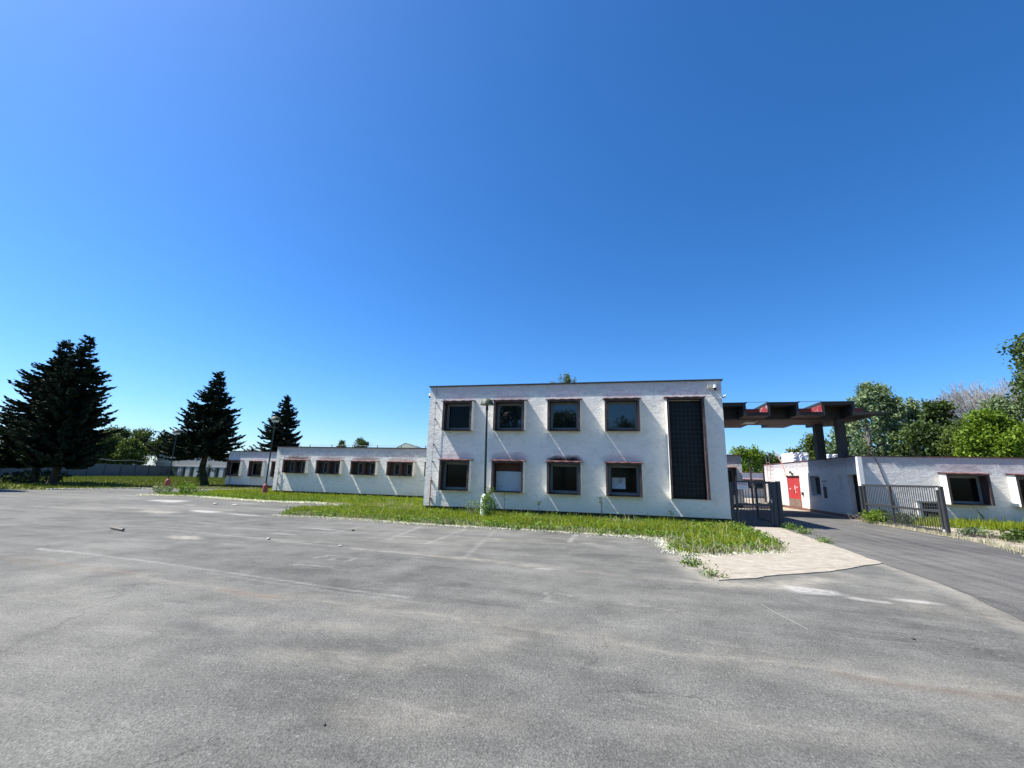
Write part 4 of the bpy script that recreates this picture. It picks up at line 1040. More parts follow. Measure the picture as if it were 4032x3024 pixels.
def sheet(name, poly, z, mat, kind='structure', edge=0.0, seed=0, thick=0):
    """flat sheet with ragged outline"""
    r = random.Random(seed); pts = []
    for i in range(len(poly)):
        a = Vector(poly[i]); b = Vector(poly[(i+1) % len(poly)]); n = max(1, int((b-a).length/.35)) if edge else 1
        n = min(n, 120)
        for k_ in range(n):
            p = a.lerp(b, k_/n)
            if edge and k_: p += Vector((r.uniform(-edge, edge), r.uniform(-edge, edge)))
            pts.append((p.x, p.y))
    import bmesh
    bm = bmesh.new(); vs = [bm.verts.new((x, y, z)) for x, y in pts]; f = bm.faces.new(vs)
    bmesh.ops.recalc_face_normals(bm, faces=[f])
    if f.normal.z < 0: f.normal_flip()
    bmesh.ops.triangulate(bm, faces=[f])
    if thick:
        bm2 = bmesh.new(); bm2.free()
        ret = bmesh.ops.extrude_face_region(bm, geom=bm.faces[:]); 
        for v in [e for e in ret['geom'] if isinstance(e, bmesh.types.BMVert)]: v.co.z = z-thick
        bmesh.ops.recalc_face_normals(bm, faces=bm.faces)
    me = bpy.data.meshes.new(name); bm.to_mesh(me); bm.free(); me.materials.append(M[mat])
    o = bpy.data.objects.new(name, me); COL.objects.link(o); tag(o, kind=kind); return o

MB().poly([(-1500, -1500, -.012), (1500, -1500, -.012), (1500, 1500, -.012), (-1500, 1500, -.012)], 'far_ground').build('ground')['kind'] = 'structure'

def axis_lin(segs):
    out = []
    for a, b, s in segs: out += list(np.arange(a, b, s))
    out.append(segs[-1][1]); return np.array(out)
def plaza():
    xs = axis_lin([(-75, -30, 1.0), (-30, -14.5, .16), (-14.5, 7.5, .065), (7.5, 16, .12), (16, 60, 2.0)])
    ys = axis_lin([(-45, 2.6, 1.5), (2.6, 5.0, .04), (5.0, 11, .045), (11, 16, .07), (16, 24, .14), (24, 60, .6)])
    X, Y = np.meshgrid(xs, ys); P = np.stack([X.ravel(), Y.ravel()], 1); nx, ny = len(xs), len(ys)
    wx = P.copy(); wob = np.stack([n2(P, 1.2, 1), n2(P, 1.2, 2)], 1)*.10; P2 = P+wob
    fine = .5+.5*n2(P, 9, 3); mid = .5+.5*n2(P, 1.6, 4)
    dust = np.zeros(len(P)); rust = dust.copy(); paint = dust.copy(); oil = dust.copy()
    # wavy seam of blown grit running across the plaza
    seam = [(-13.5, 6.38), (-11.55, 6.31), (-9.76, 6.21), (-7.89, 6.07), (-5.65, 5.82), (-3.71, 5.72), (-1.91, 5.55), (-.7, 5.40), (.31, 5.30), (1.64, 5.28), (2.79, 5.2), (3.9, 5.1), (7, 4.7)]
    dust = np.maximum(dust, 0.7*line_mask(P2, seam[2:], .055, 1)*(.3+.7*fine)); dust = np.maximum(dust, .5*line_mask(P2+wob, seam[3:], .14, 1)*(.3+.7*mid)); dust = np.maximum(dust, .42*line_mask(P2, seam, .40, 1)*mid)
    for arc, k_ in (([(-8, 4.9), (-5.5, 4.6), (-3.6, 4.75), (-2.6, 5.1)], .55), ([(-3.2, 3.9), (-2.2, 4.15), (-1.4, 4.7), (-1.2, 5.2)], .6), ([(-9.5, 5.6), (-7.5, 5.2)], .4), ([(-1.9, 3.3), (-.9, 3.5)], .45), ([(.3, 3.6), (1.1, 3.9), (2.2, 4.1)], .4), ([(2.5, 4.6), (4.4, 4.4), (6, 4.0)], .5)): dust = np.maximum(dust, .7*k_*line_mask(P2+wob, arc, .22, 1)*(.3+.7*mid))
    rust = np.maximum(rust, .8*line_mask(P2+wob*.5, seam[:4], .10, 1)*fine); rust = np.maximum(rust, .8*line_mask(P2, [(-5.7, 5.80), (-4.7, 5.75)], .08, 1)); rust = np.maximum(rust, .75*line_mask(P2, [(2.0, 5.15), (4.6, 4.95)], .07, 1)*(.4+.6*fine))
    # grit beside the walk and along the road edge
    dust = np.maximum(dust, .85*line_mask(P2, [(-6.0, 9.68), (-4.1, 9.52), (-2.54, 9.34), (-1.15, 9.09), (-.18, 8.92), (1.6, 8.85)], .16, 1)*mid)
    dust = np.maximum(dust, .7*line_mask(P2, [(-4.7, 12.54), (-3.4, 12.41), (-1.57, 12.4), (-.24, 12.5)], .16, 1)*mid); dust = np.maximum(dust, .9*line_mask(P2, [(1.35, 11.4), (1.55, 9.6), (1.7, 8.9), (2.6, 9.0), (3.6, 9.9)], .32, 1))
    dust = np.maximum(dust, .95*line_mask(P2, [(5.9, 12.1), (5.8, 10.8), (5.55, 9.4), (5.1, 7.9), (5.2, 6.7), (6.0, 5.2)], .25, 1)*(.5+.5*mid))
    dust = np.maximum(dust, .6*line_mask(P2, [(4.3, 10.6), (5.2, 9.4), (4.6, 8.4)], .8, 1)*mid)
    for (a, b, c_, d_, r_, k_) in ((3.15, 8.82, .55, .36, -.15, 1), (3.75, 8.5, .35, .18, -.2, .8), (4.55, 8.62, .42, .12, -.3, .95), (-1.35, 9.0, .3, .07, 0, .6)):
        paint = np.maximum(paint, k_*.85*blob(P2, a, b, c_, d_, r_, int(a*9)))
    # pale dried puddles in the middle distance
    for (px, py, rx, ry, rot, k_, tgt) in ((-23.3, 19.1, 1.6, .75, -.35, 1.0, 'p'), (-16.6, 15.3, 1.15, .45, -.25, 1.0, 'p'), (-18.0, 14.3, 1.2, .55, -.2, .9, 'd'), (-20.0, 17.4, .5, .12, 0, .9, 'p'),
                                           (-10.95, 9.4, .62, .34, -.1, .95, 'd'), (-14.4, 14.9, 1.3, .22, -.1, .7, 'p'), (-19.5, 19.9, 1.6, .14, -.1, .6, 'p'), (-8.9, 12.4, .9, .12, -.1, .6, 'p'), (-13.3, 12.1, .9, .12, -.1, .5, 'p'), (-9.2, 10.9, .6, .1, 0, .5, 'p'), (-5.8, 11.9, .5, .1, 0, .4, 'p'), (-.9, 12.7, .35, .18, 0, .7, 'd')):
        m_ = k_*blob(P2, px, py, rx, ry, rot, int(px*3))
        if tgt == 'p': paint = np.maximum(paint, m_)
        else: dust = np.maximum(dust, m_)
    # worn painted lines
    def ln(pts, w, k_, fade=.68): 
        global_w = line_mask(P+wob*.12, pts, w); return fade*k_*global_w*(.15+.85*np.clip(fine*1.4-.2+.4*mid, 0, 1))
    for pts, w, k_ in (([(-11.94, 7.11), (-11.0, 7.08)], .09, .9), ([(-11.0, 7.08), (-9.06, 6.96), (-6.86, 6.70), (-4.15, 6.36), (-3.0, 6.25)], .055, .55), ([(-6.9, 6.55), (-4.5, 6.22), (-2.6, 6.05)], .06, .35),
                       ([(-12.34, 10.35), (-9.89, 10.14), (-6.43, 9.67), (-4.0, 9.4)], .06, .55),
                       ([(-6.09, 7.66), (-5.25, 7.68)], .028, .95), ([(-6.0, 7.58), (-5.4, 7.60)], .018, .6), ([(-6.14, 8.29), (-6.02, 8.69)], .035, .9), ([(-5.72, 8.24), (-5.70, 8.62)], .035, .8), ([(-5.72, 8.60), (-5.34, 8.61)], .03, .8), ([(-5.36, 8.2), (-5.34, 8.6)], .03, .8), ([(-6.02, 8.68), (-5.8, 8.72)], .025, .7),
                       ([(-6.03, 11.13), (-6.62, 14.6)], .075, .55), ([(-4.81, 10.99), (-4.95, 14.4)], .075, .45), ([(-3.25, 9.45), (-3.95, 14.4)], .07, .35), ([(-1.35, 12.81), (-1.3, 14.45)], .09, .9), ([(-8.1, 11.3), (-8.4, 14.8)], .07, .35),
                       ([(-1.1, 7.2), (-1.0, 6.75)], .04, .7), ([(-1.0, 7.22), (-.7, 7.15)], .04, .8), ([(-1.1, 6.74), (-.85, 6.72)], .03, .5), ([(.1, 7.0), (1.2, 6.7)], .02, .4), ([(-4.4, 10.3), (-2.6, 10.1)], .03, .3), ([(-2.2, 9.5), (-1.0, 9.2)], .03, .5)):
        paint = np.maximum(paint, ln(pts, w, k_))
    # faint horizontal tide marks near the grass
    td = np.clip(n2(np.stack([P[:, 0]*.35, P[:, 1]*2.0], 1), 1.2, 9)-.15, 0, 1)*np.clip((P[:, 1]-8)/3, 0, 1)
    dust = np.maximum(dust, .55*td)
    band = np.clip(n2(np.stack([P[:, 0]*.5, P[:, 1]*1.1], 1), .9, 10)-.1, 0, 1); dust = np.maximum(dust, .16*band)
    for (a, b, c_, d_) in ((-4.6, 4.35, .5, .2), (-5.6, 5.1, .3, .08), (-.25, 6.35, .18, .05), (1.4, 9.7, .3, .12), (2.6, 3.2, .9, .5), (.8, 3.2, .6, .3), (-10.6, 5.3, .3, .06), (-8.0, 7.5, .25, .06)):
        oil = np.maximum(oil, .5*blob(P2, a, b, c_, d_, -.1, int(b*7)))
    oil = np.maximum(oil, .35*np.clip(.6+.6*n2(P, .9, 22), 0, 1)*np.clip((P[:, 0]+1.5)/3, 0, 1)*np.clip((4.9-P[:, 1])/1.2, 0, 1)); oil = np.maximum(oil, .45*np.clip(n2(P, .55, 21)*1.5-.35, 0, 1)*np.clip((P[:, 0]+3)/3, 0, 1)*np.clip((6-P[:, 1])/2, 0, 1))
    me = bpy.data.meshes.new('asphalt_plaza')
    V = np.stack([P[:, 0], P[:, 1], np.full(len(P), -.004)], 1).astype(np.float32)
    # keep only outside of lawns far away: simple full grid, later sheets lie above
    ii = np.arange(nx*ny).reshape(ny, nx); F = np.stack([ii[:-1, :-1], ii[:-1, 1:], ii[1:, 1:], ii[1:, :-1]], -1).reshape(-1, 4)
    me.vertices.add(len(V)); me.vertices.foreach_set('co', V.ravel()); me.loops.add(F.size); me.loops.foreach_set('vertex_index', F.ravel().astype(np.int32))
    me.polygons.add(len(F)); me.polygons.foreach_set('loop_start', np.arange(0, F.size, 4, dtype=np.int32)); me.polygons.foreach_set('loop_total', np.full(len(F), 4, dtype=np.int32))
    for nm, arr in (('dust', dust), ('rust', rust), ('paint', paint), ('oil', oil)):
        a = me.attributes.new(nm, 'FLOAT', 'POINT'); a.data.foreach_set('value', np.clip(arr, 0, 1).astype(np.float32))
    me.materials.append(M['asphalt']); me.update(calc_edges=True)
    o = bpy.data.objects.new('asphalt_plaza', me); COL.objects.link(o); o['kind'] = 'structure'
plaza()
sheet('road', road, .002, 'asphalt_road', edge=.03, seed=2)
sheet('verge_ground', verge, .010, 'verge_dirt', edge=.08, seed=3)
sheet('footpath', walk, .014, 'walk_concrete', seed=4, thick=.016, edge=.05)
sheet('lawn_soil', lawn, .006, 'soil', edge=.10, seed=5)
sheet('grass_strip_soil', strip2, .008, 'soil', edge=.08, seed=6)
sheet('grass_strip_soil', strip1, .012, 'soil', edge=.06, seed=7)
# yard slab beyond the shadow, pale concrete
sheet('yard_ground', [(4.6, 33.2), (12.25, 33.0), (12.25, 42.2), (20, 50), (24, 57.5), (4.8, 57.5)], .008, 'verge_dirt', edge=.1, seed=8)
pk = MB(); pts = [(-39.0, 22.9), (-38.3, 25.4), (-37.5, 28.2), (-34.0, 28.5), (-32.2, 29.5), (-31.2, 32.0)]
for p, q in zip(pts[:-1], pts[1:]): pk.obox((p[0], p[1], .03), (q[0], q[1], .03), .35, .08, 'stone_pale')
o = pk.build('lawn_kerb'); o['kind'] = 'structure'

# ---- grass
def scatter(poly, n, seed=0):
    r = np.random.default_rng(seed); pa = np.array(poly); lo, hi = pa.min(0), pa.max(0); out = []
    tot = 0
    while tot < n:
        P = r.uniform(lo, hi, (n*2, 2)); P = P[pip(P, poly)]; out.append(P); tot += len(P)
        if len(P) == 0: break
    return np.concatenate(out)[:n]
def poly_area(p):
    p = np.array(p); return .5*abs(np.dot(p[:, 0], np.roll(p[:, 1], 1))-np.dot(p[:, 1], np.roll(p[:, 0], 1)))
def blades(name, P, h, w, mat, seed, lean=.45, tintbias=None, z=.01):
    r = np.random.default_rng(seed); n = len(P); az = r.uniform(0, 6.28, n); hh = h*r.uniform(.55, 1.25, n)
    hh = hh*(.45+.75*(.5+.5*n2(P, .9, seed))+.6*(.5+.5*n2(P, 3.0, seed+1))); hh = np.where(r.random(n) < .012, hh*2.2, hh)
    ln_ = lean*r.uniform(.1, 1, n)*hh; dx, dy = np.cos(az)*ln_, np.sin(az)*ln_
    ww = w*r.uniform(.6, 1.3, n); a2 = r.uniform(0, 6.28, n); ux, uy = np.cos(a2)*ww/2, np.sin(a2)*ww/2
    b0 = np.stack([P[:, 0]-ux, P[:, 1]-uy, np.full(n, z)], 1); b1 = np.stack([P[:, 0]+ux, P[:, 1]+uy, np.full(n, z)], 1)
    m0 = np.stack([P[:, 0]+dx*.4-ux*.8, P[:, 1]+dy*.4-uy*.8, z+hh*.6], 1); m1 = np.stack([P[:, 0]+dx*.4+ux*.8, P[:, 1]+dy*.4+uy*.8, z+hh*.6], 1)
    tp = np.stack([P[:, 0]+dx, P[:, 1]+dy, z+hh], 1)
    V = np.stack([b0, b1, m1, tp, m0], 1).reshape(-1, 3)
    tint = np.clip(.5+.22*r.normal(size=n)+.25*n2(P, 1.4, seed+3)+(tintbias if tintbias is not None else 0), 0, 1)
    o = np_mesh(name, V, 5, [mat], tint); return o
def merge_label(o, label, cat): return tag(o, label, cat, kind='stuff')
S1 = scatter(strip1, 62000, 1); dens = .5+.5*n2(S1, 1.1, 5)
S1 = S1[np.random.default_rng(2).random(len(S1)) < np.clip(.25+1.1*dens, 0, 1)]
o = blades('grass', S1, .155, .016, 'grass_blade', 11); merge_label(o, 'tall green grass in the bed before the two-storey block', 'grass')
S2 = scatter(strip2, 46000, 3); S2 = S2[(S2[:, 1] < 31) | (np.random.default_rng(3).random(len(S2)) < .3)]
o = blades('grass', S2, .15, .026, 'grass_blade', 12); merge_label(o, 'green grass in the bed before the low wing', 'grass')
S3 = scatter(lawn, 60000, 4)
o = blades('grass', S3, .11, .07, 'grass_lawn', 13, tintbias=.05); merge_label(o, 'olive lawn grass around the spruces in front of the concrete fence', 'grass')
def edge_pts(pts, n, spread, seed):
    r = np.random.default_rng(seed); pts = np.array(pts, float); seg = np.linalg.norm(np.diff(pts, axis=0), axis=1); cum = np.concatenate([[0], np.cumsum(seg)])
    t = r.uniform(0, cum[-1], n); i = np.clip(np.searchsorted(cum, t)-1, 0, len(seg)-1); f = (t-cum[i])/seg[i]
    P = pts[i]+(pts[i+1]-pts[i])*f[:, None]; return P+r.normal(0, spread, P.shape)
# broad leaved weeds inside the strips and along their edges
def weeds(name, P, h, size, mat, seed, per=14, spread=.10):
    r = np.random.default_rng(seed); global rng; rng = r
    idx = np.repeat(np.arange(len(P)), per); hs = h*r.uniform(.5, 1.2, len(P))
    C = np.concatenate([P[idx]+r.normal(0, spread, (len(idx), 2)), (hs[idx]*r.uniform(.15, 1, len(idx)))[:, None]], 1)
    t = np.clip(.5+.25*r.normal(size=len(P))[idx]+.15*r.normal(size=len(idx)), 0, 1)
    return np_mesh(name, leaf_quads(C, size, flat=.7, aspect=.5), 4, [mat], t)
E1 = [(-12.6, 15.35), (-11.1, 15.55), (-9.1, 15.4), (-7.0, 15.05), (-5.2, 15.1), (-3.5, 15.05), (-1.3, 14.95), (.5, 14.85), (1.55, 14.6), (1.6, 12.3), (1.9, 12.0), (2.6, 12.5), (4.1, 13.5), (4.3, 15.5), (4.5, 19.5)]
WP = np.concatenate([edge_pts(E1, 420, .13, 5), scatter(strip1, 500, 6), edge_pts([(-28, 22.4), (-26.5, 23.1), (-22.8, 22.4), (-19.5, 21.7), (-16.2, 22.2)], 260, .15, 7), scatter([(-28.5, 22.2), (-19, 21.8), (-10, 21.5), (-10, 28), (-25, 28)], 600, 8)])
merge_label(weeds('weeds', WP, .22, .09, 'weed_leaf', 21), 'broad-leaved weeds spreading through the grass beds', 'weeds')
DP = np.concatenate([scatter([(-15.5, 21.2), (-9.2, 19.2), (-9.2, 21.8), (-13, 22.4)], 2500, 9), scatter([(-37, 28.9), (-31.5, 30.5), (-30.5, 34), (-36, 33)], 2500, 10), edge_pts(E1[:9], 3500, .14, 11), edge_pts(E1[8:13], 2500, .14, 17), scatter(strip1, 4500, 18), scatter(strip2, 3500, 19)])
o = blades('dry_grass', DP, .14, .02, 'dry_grass', 22); merge_label(o, 'straw-coloured dry grass between the two green beds', 'dry grass')
# poplar fluff drifted against the grass edges
F1 = [(-12.95, 15.0), (-11.1, 15.28), (-9.1, 15.12), (-7.0, 14.78), (-5.2, 14.80), (-3.5, 14.78), (-1.3, 14.68), (.5, 14.58), (1.35, 14.4), (1.33, 13.0), (1.36, 12.1), (1.6, 11.75), (2.6, 12.35), (4.1, 13.35)]
F2 = [(-28.9, 21.7), (-28.0, 22.1), (-26.5, 22.75), (-22.8, 21.9), (-19.5, 21.2), (-16.2, 21.75), (-14.3, 21.2)]
def fluff():
    r = np.random.default_rng(31); global rng; rng = r
    A = edge_pts(F1, 15000, .09, 32); k_ = .5+.5*n2(A, 1.7, 33); A = A[r.random(len(A)) < .15+.85*k_]
    B_ = edge_pts(F2, 11000, .11, 34); C_ = edge_pts([(-14.5, 21.5), (-12, 21.0), (-10.5, 20.6)], 900, .35, 35); D_ = edge_pts([(-39.0, 22.9), (-38.3, 25.4), (-37.5, 28.2), (-34.0, 28.6), (-32.2, 29.6)], 1500, .12, 36)
    E_ = np.concatenate([edge_pts(F1, 900, .3, 37), edge_pts(F1[8:], 3500, .16, 38)])
    P = np.concatenate([A, B_, C_, D_, E_]); n = len(P); far = np.hypot(P[:, 0], P[:, 1]) > 22
    C3 = np.concatenate([P, (.015+np.abs(r.normal(0, .022, n)))[:, None]], 1)
    sz = np.where(far, .075, .032)
    return np_mesh('seed_fluff', leaf_quads(C3, sz, flat=.2, aspect=.8), 4, ['seed_fluff'], np.clip(.5+.3*r.normal(size=n), 0, 1))
merge_label(fluff(), 'white poplar seed fluff drifted along the grass edges', 'seed fluff')

# right roadside: grass by the wall, dry scrub
RG = scatter([(12.6, 25.0), (14.5, 24.0), (17, 23.3), (21, 22.2), (30, 21.5), (30, 26.6), (12.6, 26.6)], 22000, 41)
o = blades('grass', RG, .28, .022, 'grass_blade', 42); merge_label(o, 'rank green grass along the gatehouse wall', 'grass')
RD = np.concatenate([edge_pts([(11.85, 26), (11.85, 20.2), (11.6, 17.5), (10.8, 15.3)], 700, .12, 43), scatter([(12.2, 16), (20, 14), (24, 19), (13, 22)], 1600, 44)])
o = blades('dry_grass', RD, .12, .02, 'dry_grass', 45); merge_label(o, 'sparse dry grass on the stony roadside verge', 'dry grass')

def bush(name, label, x, y, r, h, mat, n, size, seed, cat='bush', stems=9, zoff=0):
    global rng
    rng = np.random.default_rng(seed); root = thing(name, label, cat, (x, y, zoff))
    nc = max(10, n//10); d = rng.normal(size=(nc, 3)); d /= np.linalg.norm(d, axis=1)[:, None]; rad = rng.uniform(.3, 1, nc)**.5
    CC = np.stack([d[:, 0]*r*rad, d[:, 1]*r*rad, h*(.5+.48*d[:, 2]*rad)], 1)
    idx = rng.integers(0, nc, n); P = CC[idx]+rng.normal(size=(n, 3))*np.array([.09, .09, .07]); P[:, 2] = np.abs(P[:, 2])+.02+zoff
    P[:, 0] += x; P[:, 1] += y
    np_mesh('foliage', leaf_quads(P, size, flat=.3), 4, [mat], np.clip(.5+.25*rng.normal(size=nc)[idx]+.1*rng.normal(size=n), 0, 1), root)
    s = MB()
    for i in range(stems):
        c_ = CC[i % nc]; s.tube([(x+c_[0]*.15, y+c_[1]*.15, zoff), (x+c_[0]*.6, y+c_[1]*.6, zoff+max(.05, c_[2]*.6)), (x+c_[0], y+c_[1], zoff+max(.08, c_[2]))], [.012, .009, .005], 'branch_wood', 5)
    s.build('stems', root); return root
bush('weed_bush', 'yellow-green weed bush at the foot of the gatehouse corner pier', 12.0, 24.9, .55, .62, 'leaf_bright', 1100, .10, 201)
bush('weed_bush', 'grey-green scrub behind the first bars of the long open gate', 12.55, 24.2, .55, .55, 'leaf_grey', 700, .10, 202)
bush('weed_bush', 'dense dark green bush at the right picture edge by the verge', 13.35, 19.0, .5, .34, 'leaf_dark', 900, .10, 203)
bush('weed_bush', 'spreading green bush on the verge just past the right bush', 14.6, 18.3, .6, .3, 'weed_leaf', 700, .10, 204)
bush('weed_bush', 'low grey-green plant in the shadow of the gate post', 12.95, 20.5, .45, .25, 'leaf_grey', 500, .08, 205)
bush('weed_bush', 'small weed tuft at the foot of the pedestrian gate post', 6.55, 19.75, .18, .12, 'weed_leaf', 220, .06, 206)
bush('weed_bush', 'second weed tuft along the footpath and road joint', 6.5, 18.3, .22, .12, 'weed_leaf', 220, .06, 207)
bush('weed_bush', 'third weed tuft along the footpath and road joint, nearest', 6.15, 15.9, .18, .08, 'weed_leaf', 160, .05, 208)
bush('weed_bush', 'small flat weed on the dirt left of the footpath', 1.5, 10.4, .16, .07, 'weed_leaf', 220, .05, 209)
bush('weed_bush', 'tiny weed at the near left corner of the footpath', 1.72, 9.35, .14, .05, 'weed_leaf', 140, .045, 210)
bush('weed_bush', 'weed growing against the plinth left of the red door', 11.9, 38.3, .5, .35, 'leaf_olive', 400, .12, 211)
bush('climbing_weed', 'nettles climbing the pale base of the near street lamp', -5.32, 18.10, .30, 1.05, 'weed_leaf', 900, .075, 212, 'weeds')
bush('climbing_weed', 'light tuft sprouting above the near lamp base', -5.22, 18.2, .13, .30, 'leaf_bright', 90, .06, 213, 'weeds', zoff=1.0)
bush('tall_weed', 'feathery weed left of the near lamp base', -6.15, 18.5, .40, .70, 'leaf_grey', 350, .06, 214, 'weeds')
bush('tall_weed', 'bushy dark weed on the near tip of the low wing bed', -27.2, 23.3, .6, .75, 'weed_leaf', 700, .12, 215, 'weeds')
bush('tall_weed', 'grey-green weed clump at the far left tip of the low wing bed', -28.6, 22.9, .5, .55, 'leaf_grey', 450, .12, 216, 'weeds')
bush('seedling', 'leafy sapling shoots around the foot of the middle spruce', -40.9, 36.6, .75, 2.6, 'leaf_dark', 420, .16, 217, 'plant')
bush('seedling', 'low shoots at the left foot of the spruce pair', -54.5, 29.8, 1.6, 1.0, 'spruce_needles', 900, .18, 218, 'plant')
bush('seedling', 'bushy undergrowth between the trunks of the spruce pair', -50.3, 28.9, 1.8, 1.2, 'spruce_needles', 1200, .18, 219, 'plant')
def stalk(x, y, h, seed, label):
    t = thing('weed_stalk', label, 'weeds', (x, y, 0), 'lone stalks before the facade')
    MB().tube([(x, y, 0), (x+.02, y, h*.6), (x-.03, y, h)], [.012, .009, .004], 'cable_dark', 5).build('stem', t)
    r = np.random.default_rng(seed); global rng; rng = r; n = 26
    P = np.stack([x+r.normal(0, .05, n), y+r.normal(0, .05, n), h*r.uniform(.75, 1.05, n)], 1); np_mesh('leaves', leaf_quads(P, .07), 4, ['leaf_dark'], r.random(n), t)
stalk(-4.72, 18.6, .98, 1, 'dark leafy weed stalk just right of the near lamp base')
stalk(-3.35, 19.3, .72, 2, 'short dark stalk under the boarded window')
stalk(-.70, 19.4, .95, 3, 'thin dark stalk left of the poster window')
stalk(2.15, 19.6, .50, 4, 'short stalk under the glass-block strip')

# ------------------------------------------------------------------ SMALL THINGS ON THE GROUND
def tag_obj(o, label, cat, group=None): return tag(o, label, cat, group)
b = MB().tube([(-14.07, 9.92, .035), (-13.8, 9.83, .045), (-13.5, 9.76, .035), (-13.22, 9.66, .045)], [.026, .032, .030, .036], 'branch_wood', 8)
tag(b.build('broken_branch', smooth=True), 'thick broken stick lying alone on the asphalt at left', 'stick')
tag(MB().tube([(2.02, 7.59, .006), (2.07, 7.2, .006), (2.16, 6.85, .006), (2.24, 6.52, .006)], .002, 'string_white', 5).build('string'), 'thin white string lying on the asphalt near the footpath', 'string')
def rock(name, x, y, s, mat, seed, label, group, cat='stone', flat=.5):
    import bmesh
    bm = bmesh.new(); bmesh.ops.create_icosphere(bm, subdivisions=2, radius=1); r = random.Random(seed)
    sx, sy = r.uniform(.8, 1.3), r.uniform(.7, 1.1)
    for v in bm.verts:
        k_ = 1+.22*math.sin(v.co.x*3.1+seed)*math.cos(v.co.y*2.7+seed*2)+r.uniform(-.06, .06)
        v.co = Vector((v.co.x*s*sx*k_, v.co.y*s*sy*k_, v.co.z*s*flat*k_))
    me = bpy.data.meshes.new(name); bm.to_mesh(me); bm.free(); me.materials.append(M[mat])
    o = bpy.data.objects.new(name, me); COL.objects.link(o); o.location = (x, y, s*flat*.6); o.rotation_euler = (0, 0, r.uniform(0, 6)); tag(o, label, cat, group)
G1 = 'stones by the far red lamp base'
rock('stone', -39.1, 30.1, .24, 'stone_dark', 1, 'dark stone left of the farthest red lamp base', G1)
rock('stone', -38.7, 30.1, .2, 'stone_pale', 2, 'pale stone between the dark ones at the farthest red lamp base', G1)
rock('stone', -38.35, 30.2, .18, 'stone_dark', 3, 'dark stone right of the pale one at the farthest red lamp base', G1)
G2 = 'rubble on the right verge'
rock('stone', 14.55, 20.9, .20, 'stone_pale', 4, 'largest pale rubble piece on the right verge', G2)
rock('stone', 14.9, 20.5, .13, 'stone_pale', 5, 'small pale rubble in front of the largest piece', G2)
rock('stone', 15.15, 20.9, .14, 'stone_dark', 6, 'dark rubble right of the largest pale piece', G2)
rock('stone', 15.9, 20.8, .13, 'stone_dark', 7, 'lone dark stone farther right on the verge', G2)
rock('stone', 14.0, 20.6, .10, 'stone_pale', 8, 'pale chip left of the rubble', G2)
G3 = 'chips on the asphalt'
rock('stone', -8.78, 9.98, .055, 'stone_pale', 9, 'pale chip on the faint far painted line, left one', G3)
rock('stone', -6.5, 9.72, .045, 'stone_pale', 10, 'pale chip at the right end of the far painted line', G3)
rock('stone', -18.6, 18.6, .16, 'stone_pale', 11, 'flat pale slab piece on the asphalt before the low wing bed', G3, flat=.15)
rock('stone', -19.6, 18.4, .09, 'stone_pale', 12, 'small pale chip left of the flat slab piece', G3)
rock('stone', -7.9, 12.4, .05, 'stone_dark', 13, 'dark pebble below the bed tip', G3)
rock('stone', 3.35, 6.55, .018, 'stone_dark', 14, 'dark pebble right of the white string', G3)
rock('stone', -2.05, 3.1, .012, 'stone_dark', 15, 'tiny black pebble in the left foreground', G3)
rock('stone', -1.0, 2.3, .012, 'stone_dark', 16, 'tiny black pebble at the lower picture edge', G3)
rock('stone', 1.25, 2.95, .012, 'paper_white', 17, 'tiny white chip in the right foreground', G3)
# twigs on the verge
tw = thing('brushwood', 'heap of cut dark twigs lying beside the gate post', 'brushwood', (13.2, 20.1, 0)); s = MB(); rnd = random.Random(8)
for i in range(26):
    x = 12.3+rnd.uniform(0, 1.4); y = 20.0+rnd.uniform(-.25, .3); s.tube([(x, y, .03+rnd.uniform(0, .05)), (x+.5, y+rnd.uniform(-.1, .05), .06+rnd.uniform(0, .06)), (x+1.0, y-rnd.uniform(0, .2), .03)], [.012, .010, .004], 'cable_dark', 4)
s.build('twigs', tw)
tw = thing('brushwood', 'tangle of dry twigs against the dark gatehouse wall base', 'brushwood', (11.9, 26.4, 0)); s = MB()
for i in range(40):
    x = 11.95+rnd.uniform(-.3, .25); y = 26.0+rnd.uniform(-1.2, 1.2); a = rnd.uniform(0, 6.28); l = rnd.uniform(.2, .6)
    s.tube([(x, y, .02), (x+math.cos(a)*l*.5, y+math.sin(a)*l*.5, rnd.uniform(.1, .35)), (x+math.cos(a)*l, y+math.sin(a)*l, rnd.uniform(.1, .5))], [.010, .008, .003], 'branch_wood', 4)
s.build('twigs', tw)

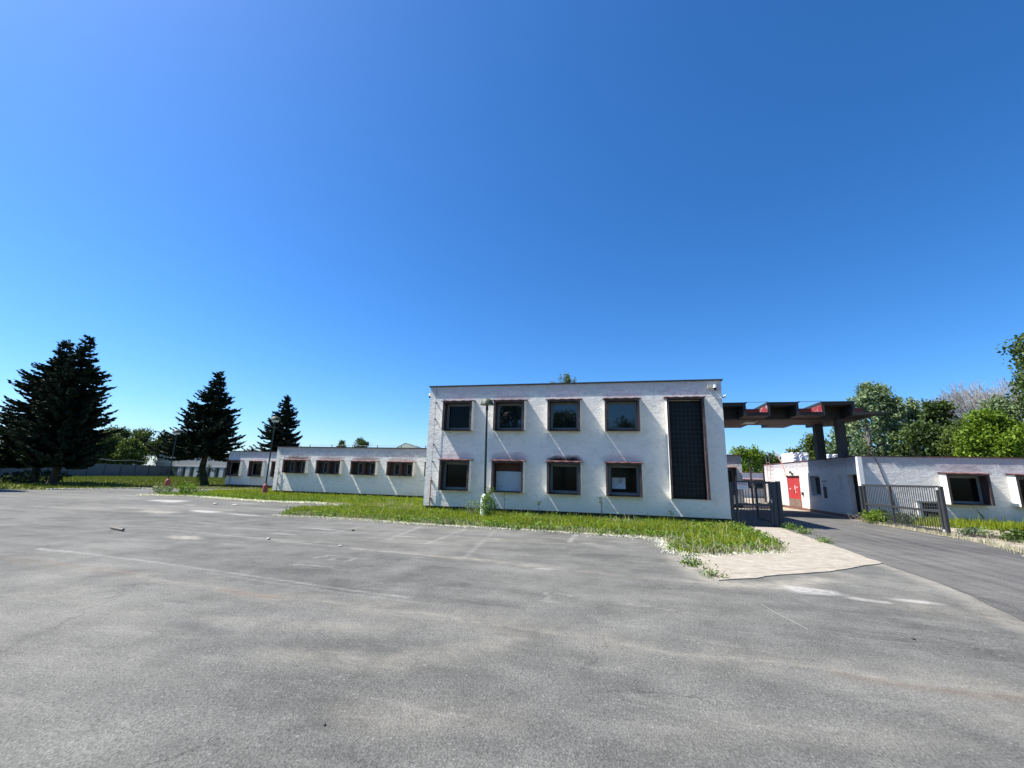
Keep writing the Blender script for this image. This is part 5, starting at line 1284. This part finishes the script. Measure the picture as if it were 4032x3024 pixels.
# ------------------------------------------------------------------ CAMERA, SUN, SKY
cam = bpy.data.cameras.new('Camera'); co = bpy.data.objects.new('Camera', cam); COL.objects.link(co)
yaw, pitch, roll = -.2384, .2105, .02635
cy, sy, cp, sp = math.cos(yaw), math.sin(yaw), math.cos(pitch), math.sin(pitch)
fwd = Vector((sy*cp, cy*cp, sp)); right = Vector((cy, -sy, 0)); up = right.cross(fwd)
r2 = right*math.cos(roll)+up*math.sin(roll); u2 = -right*math.sin(roll)+up*math.cos(roll)
mw = Matrix((r2, u2, -fwd)).transposed().to_4x4(); mw.translation = Vector((0, 0, 1.75)); co.matrix_world = mw
cam.sensor_width = 36; cam.lens = 1702.24/4032*36; cam.clip_start = .05; cam.clip_end = 5000
SC.camera = co

sun = bpy.data.lights.new('Sun', 'SUN'); sun.energy = 5.0; sun.angle = math.radians(.53); sun.color = (1.0, .94, .85)
so = bpy.data.objects.new('Sun', sun); COL.objects.link(so); so.rotation_euler = SUN.to_track_quat('-Z', 'Y').to_euler(); so.location = (-20, 0, 30)
el = math.asin(-SUN.z); az = math.atan2(-SUN.x, -SUN.y)      # compass angle from +Y towards +X
W = bpy.data.worlds.new('World'); SC.world = W; W.use_nodes = True; nt = W.node_tree; nt.nodes.clear()
sky = nt.nodes.new('ShaderNodeTexSky'); sky.sky_type = 'NISHITA'; sky.sun_disc = False; sky.sun_elevation = el; sky.sun_rotation = az
sky.altitude = 300; sky.air_density = 1.0; sky.dust_density = .8; sky.ozone_density = 10.0
bg = nt.nodes.new('ShaderNodeBackground'); bg.inputs[1].default_value = .083; ow = nt.nodes.new('ShaderNodeOutputWorld')
hs = nt.nodes.new('ShaderNodeHueSaturation'); hs.inputs['Saturation'].default_value = 1.13; hs.inputs['Hue'].default_value = .499; gm = nt.nodes.new('ShaderNodeGamma'); gm.inputs['Gamma'].default_value = 1.10; nt.links.new(sky.outputs[0], gm.inputs[0]); nt.links.new(gm.outputs[0], hs.inputs['Color']); nt.links.new(hs.outputs[0], bg.inputs[0]); nt.links.new(bg.outputs[0], ow.inputs[0])
SC.view_settings.view_transform = 'Standard'; SC.view_settings.look = 'None'; SC.view_settings.exposure = 1.05; SC.view_settings.gamma = 1; SC.view_settings.use_curve_mapping = False
SC.cycles.max_bounces = 6; SC.cycles.transparent_max_bounces = 4
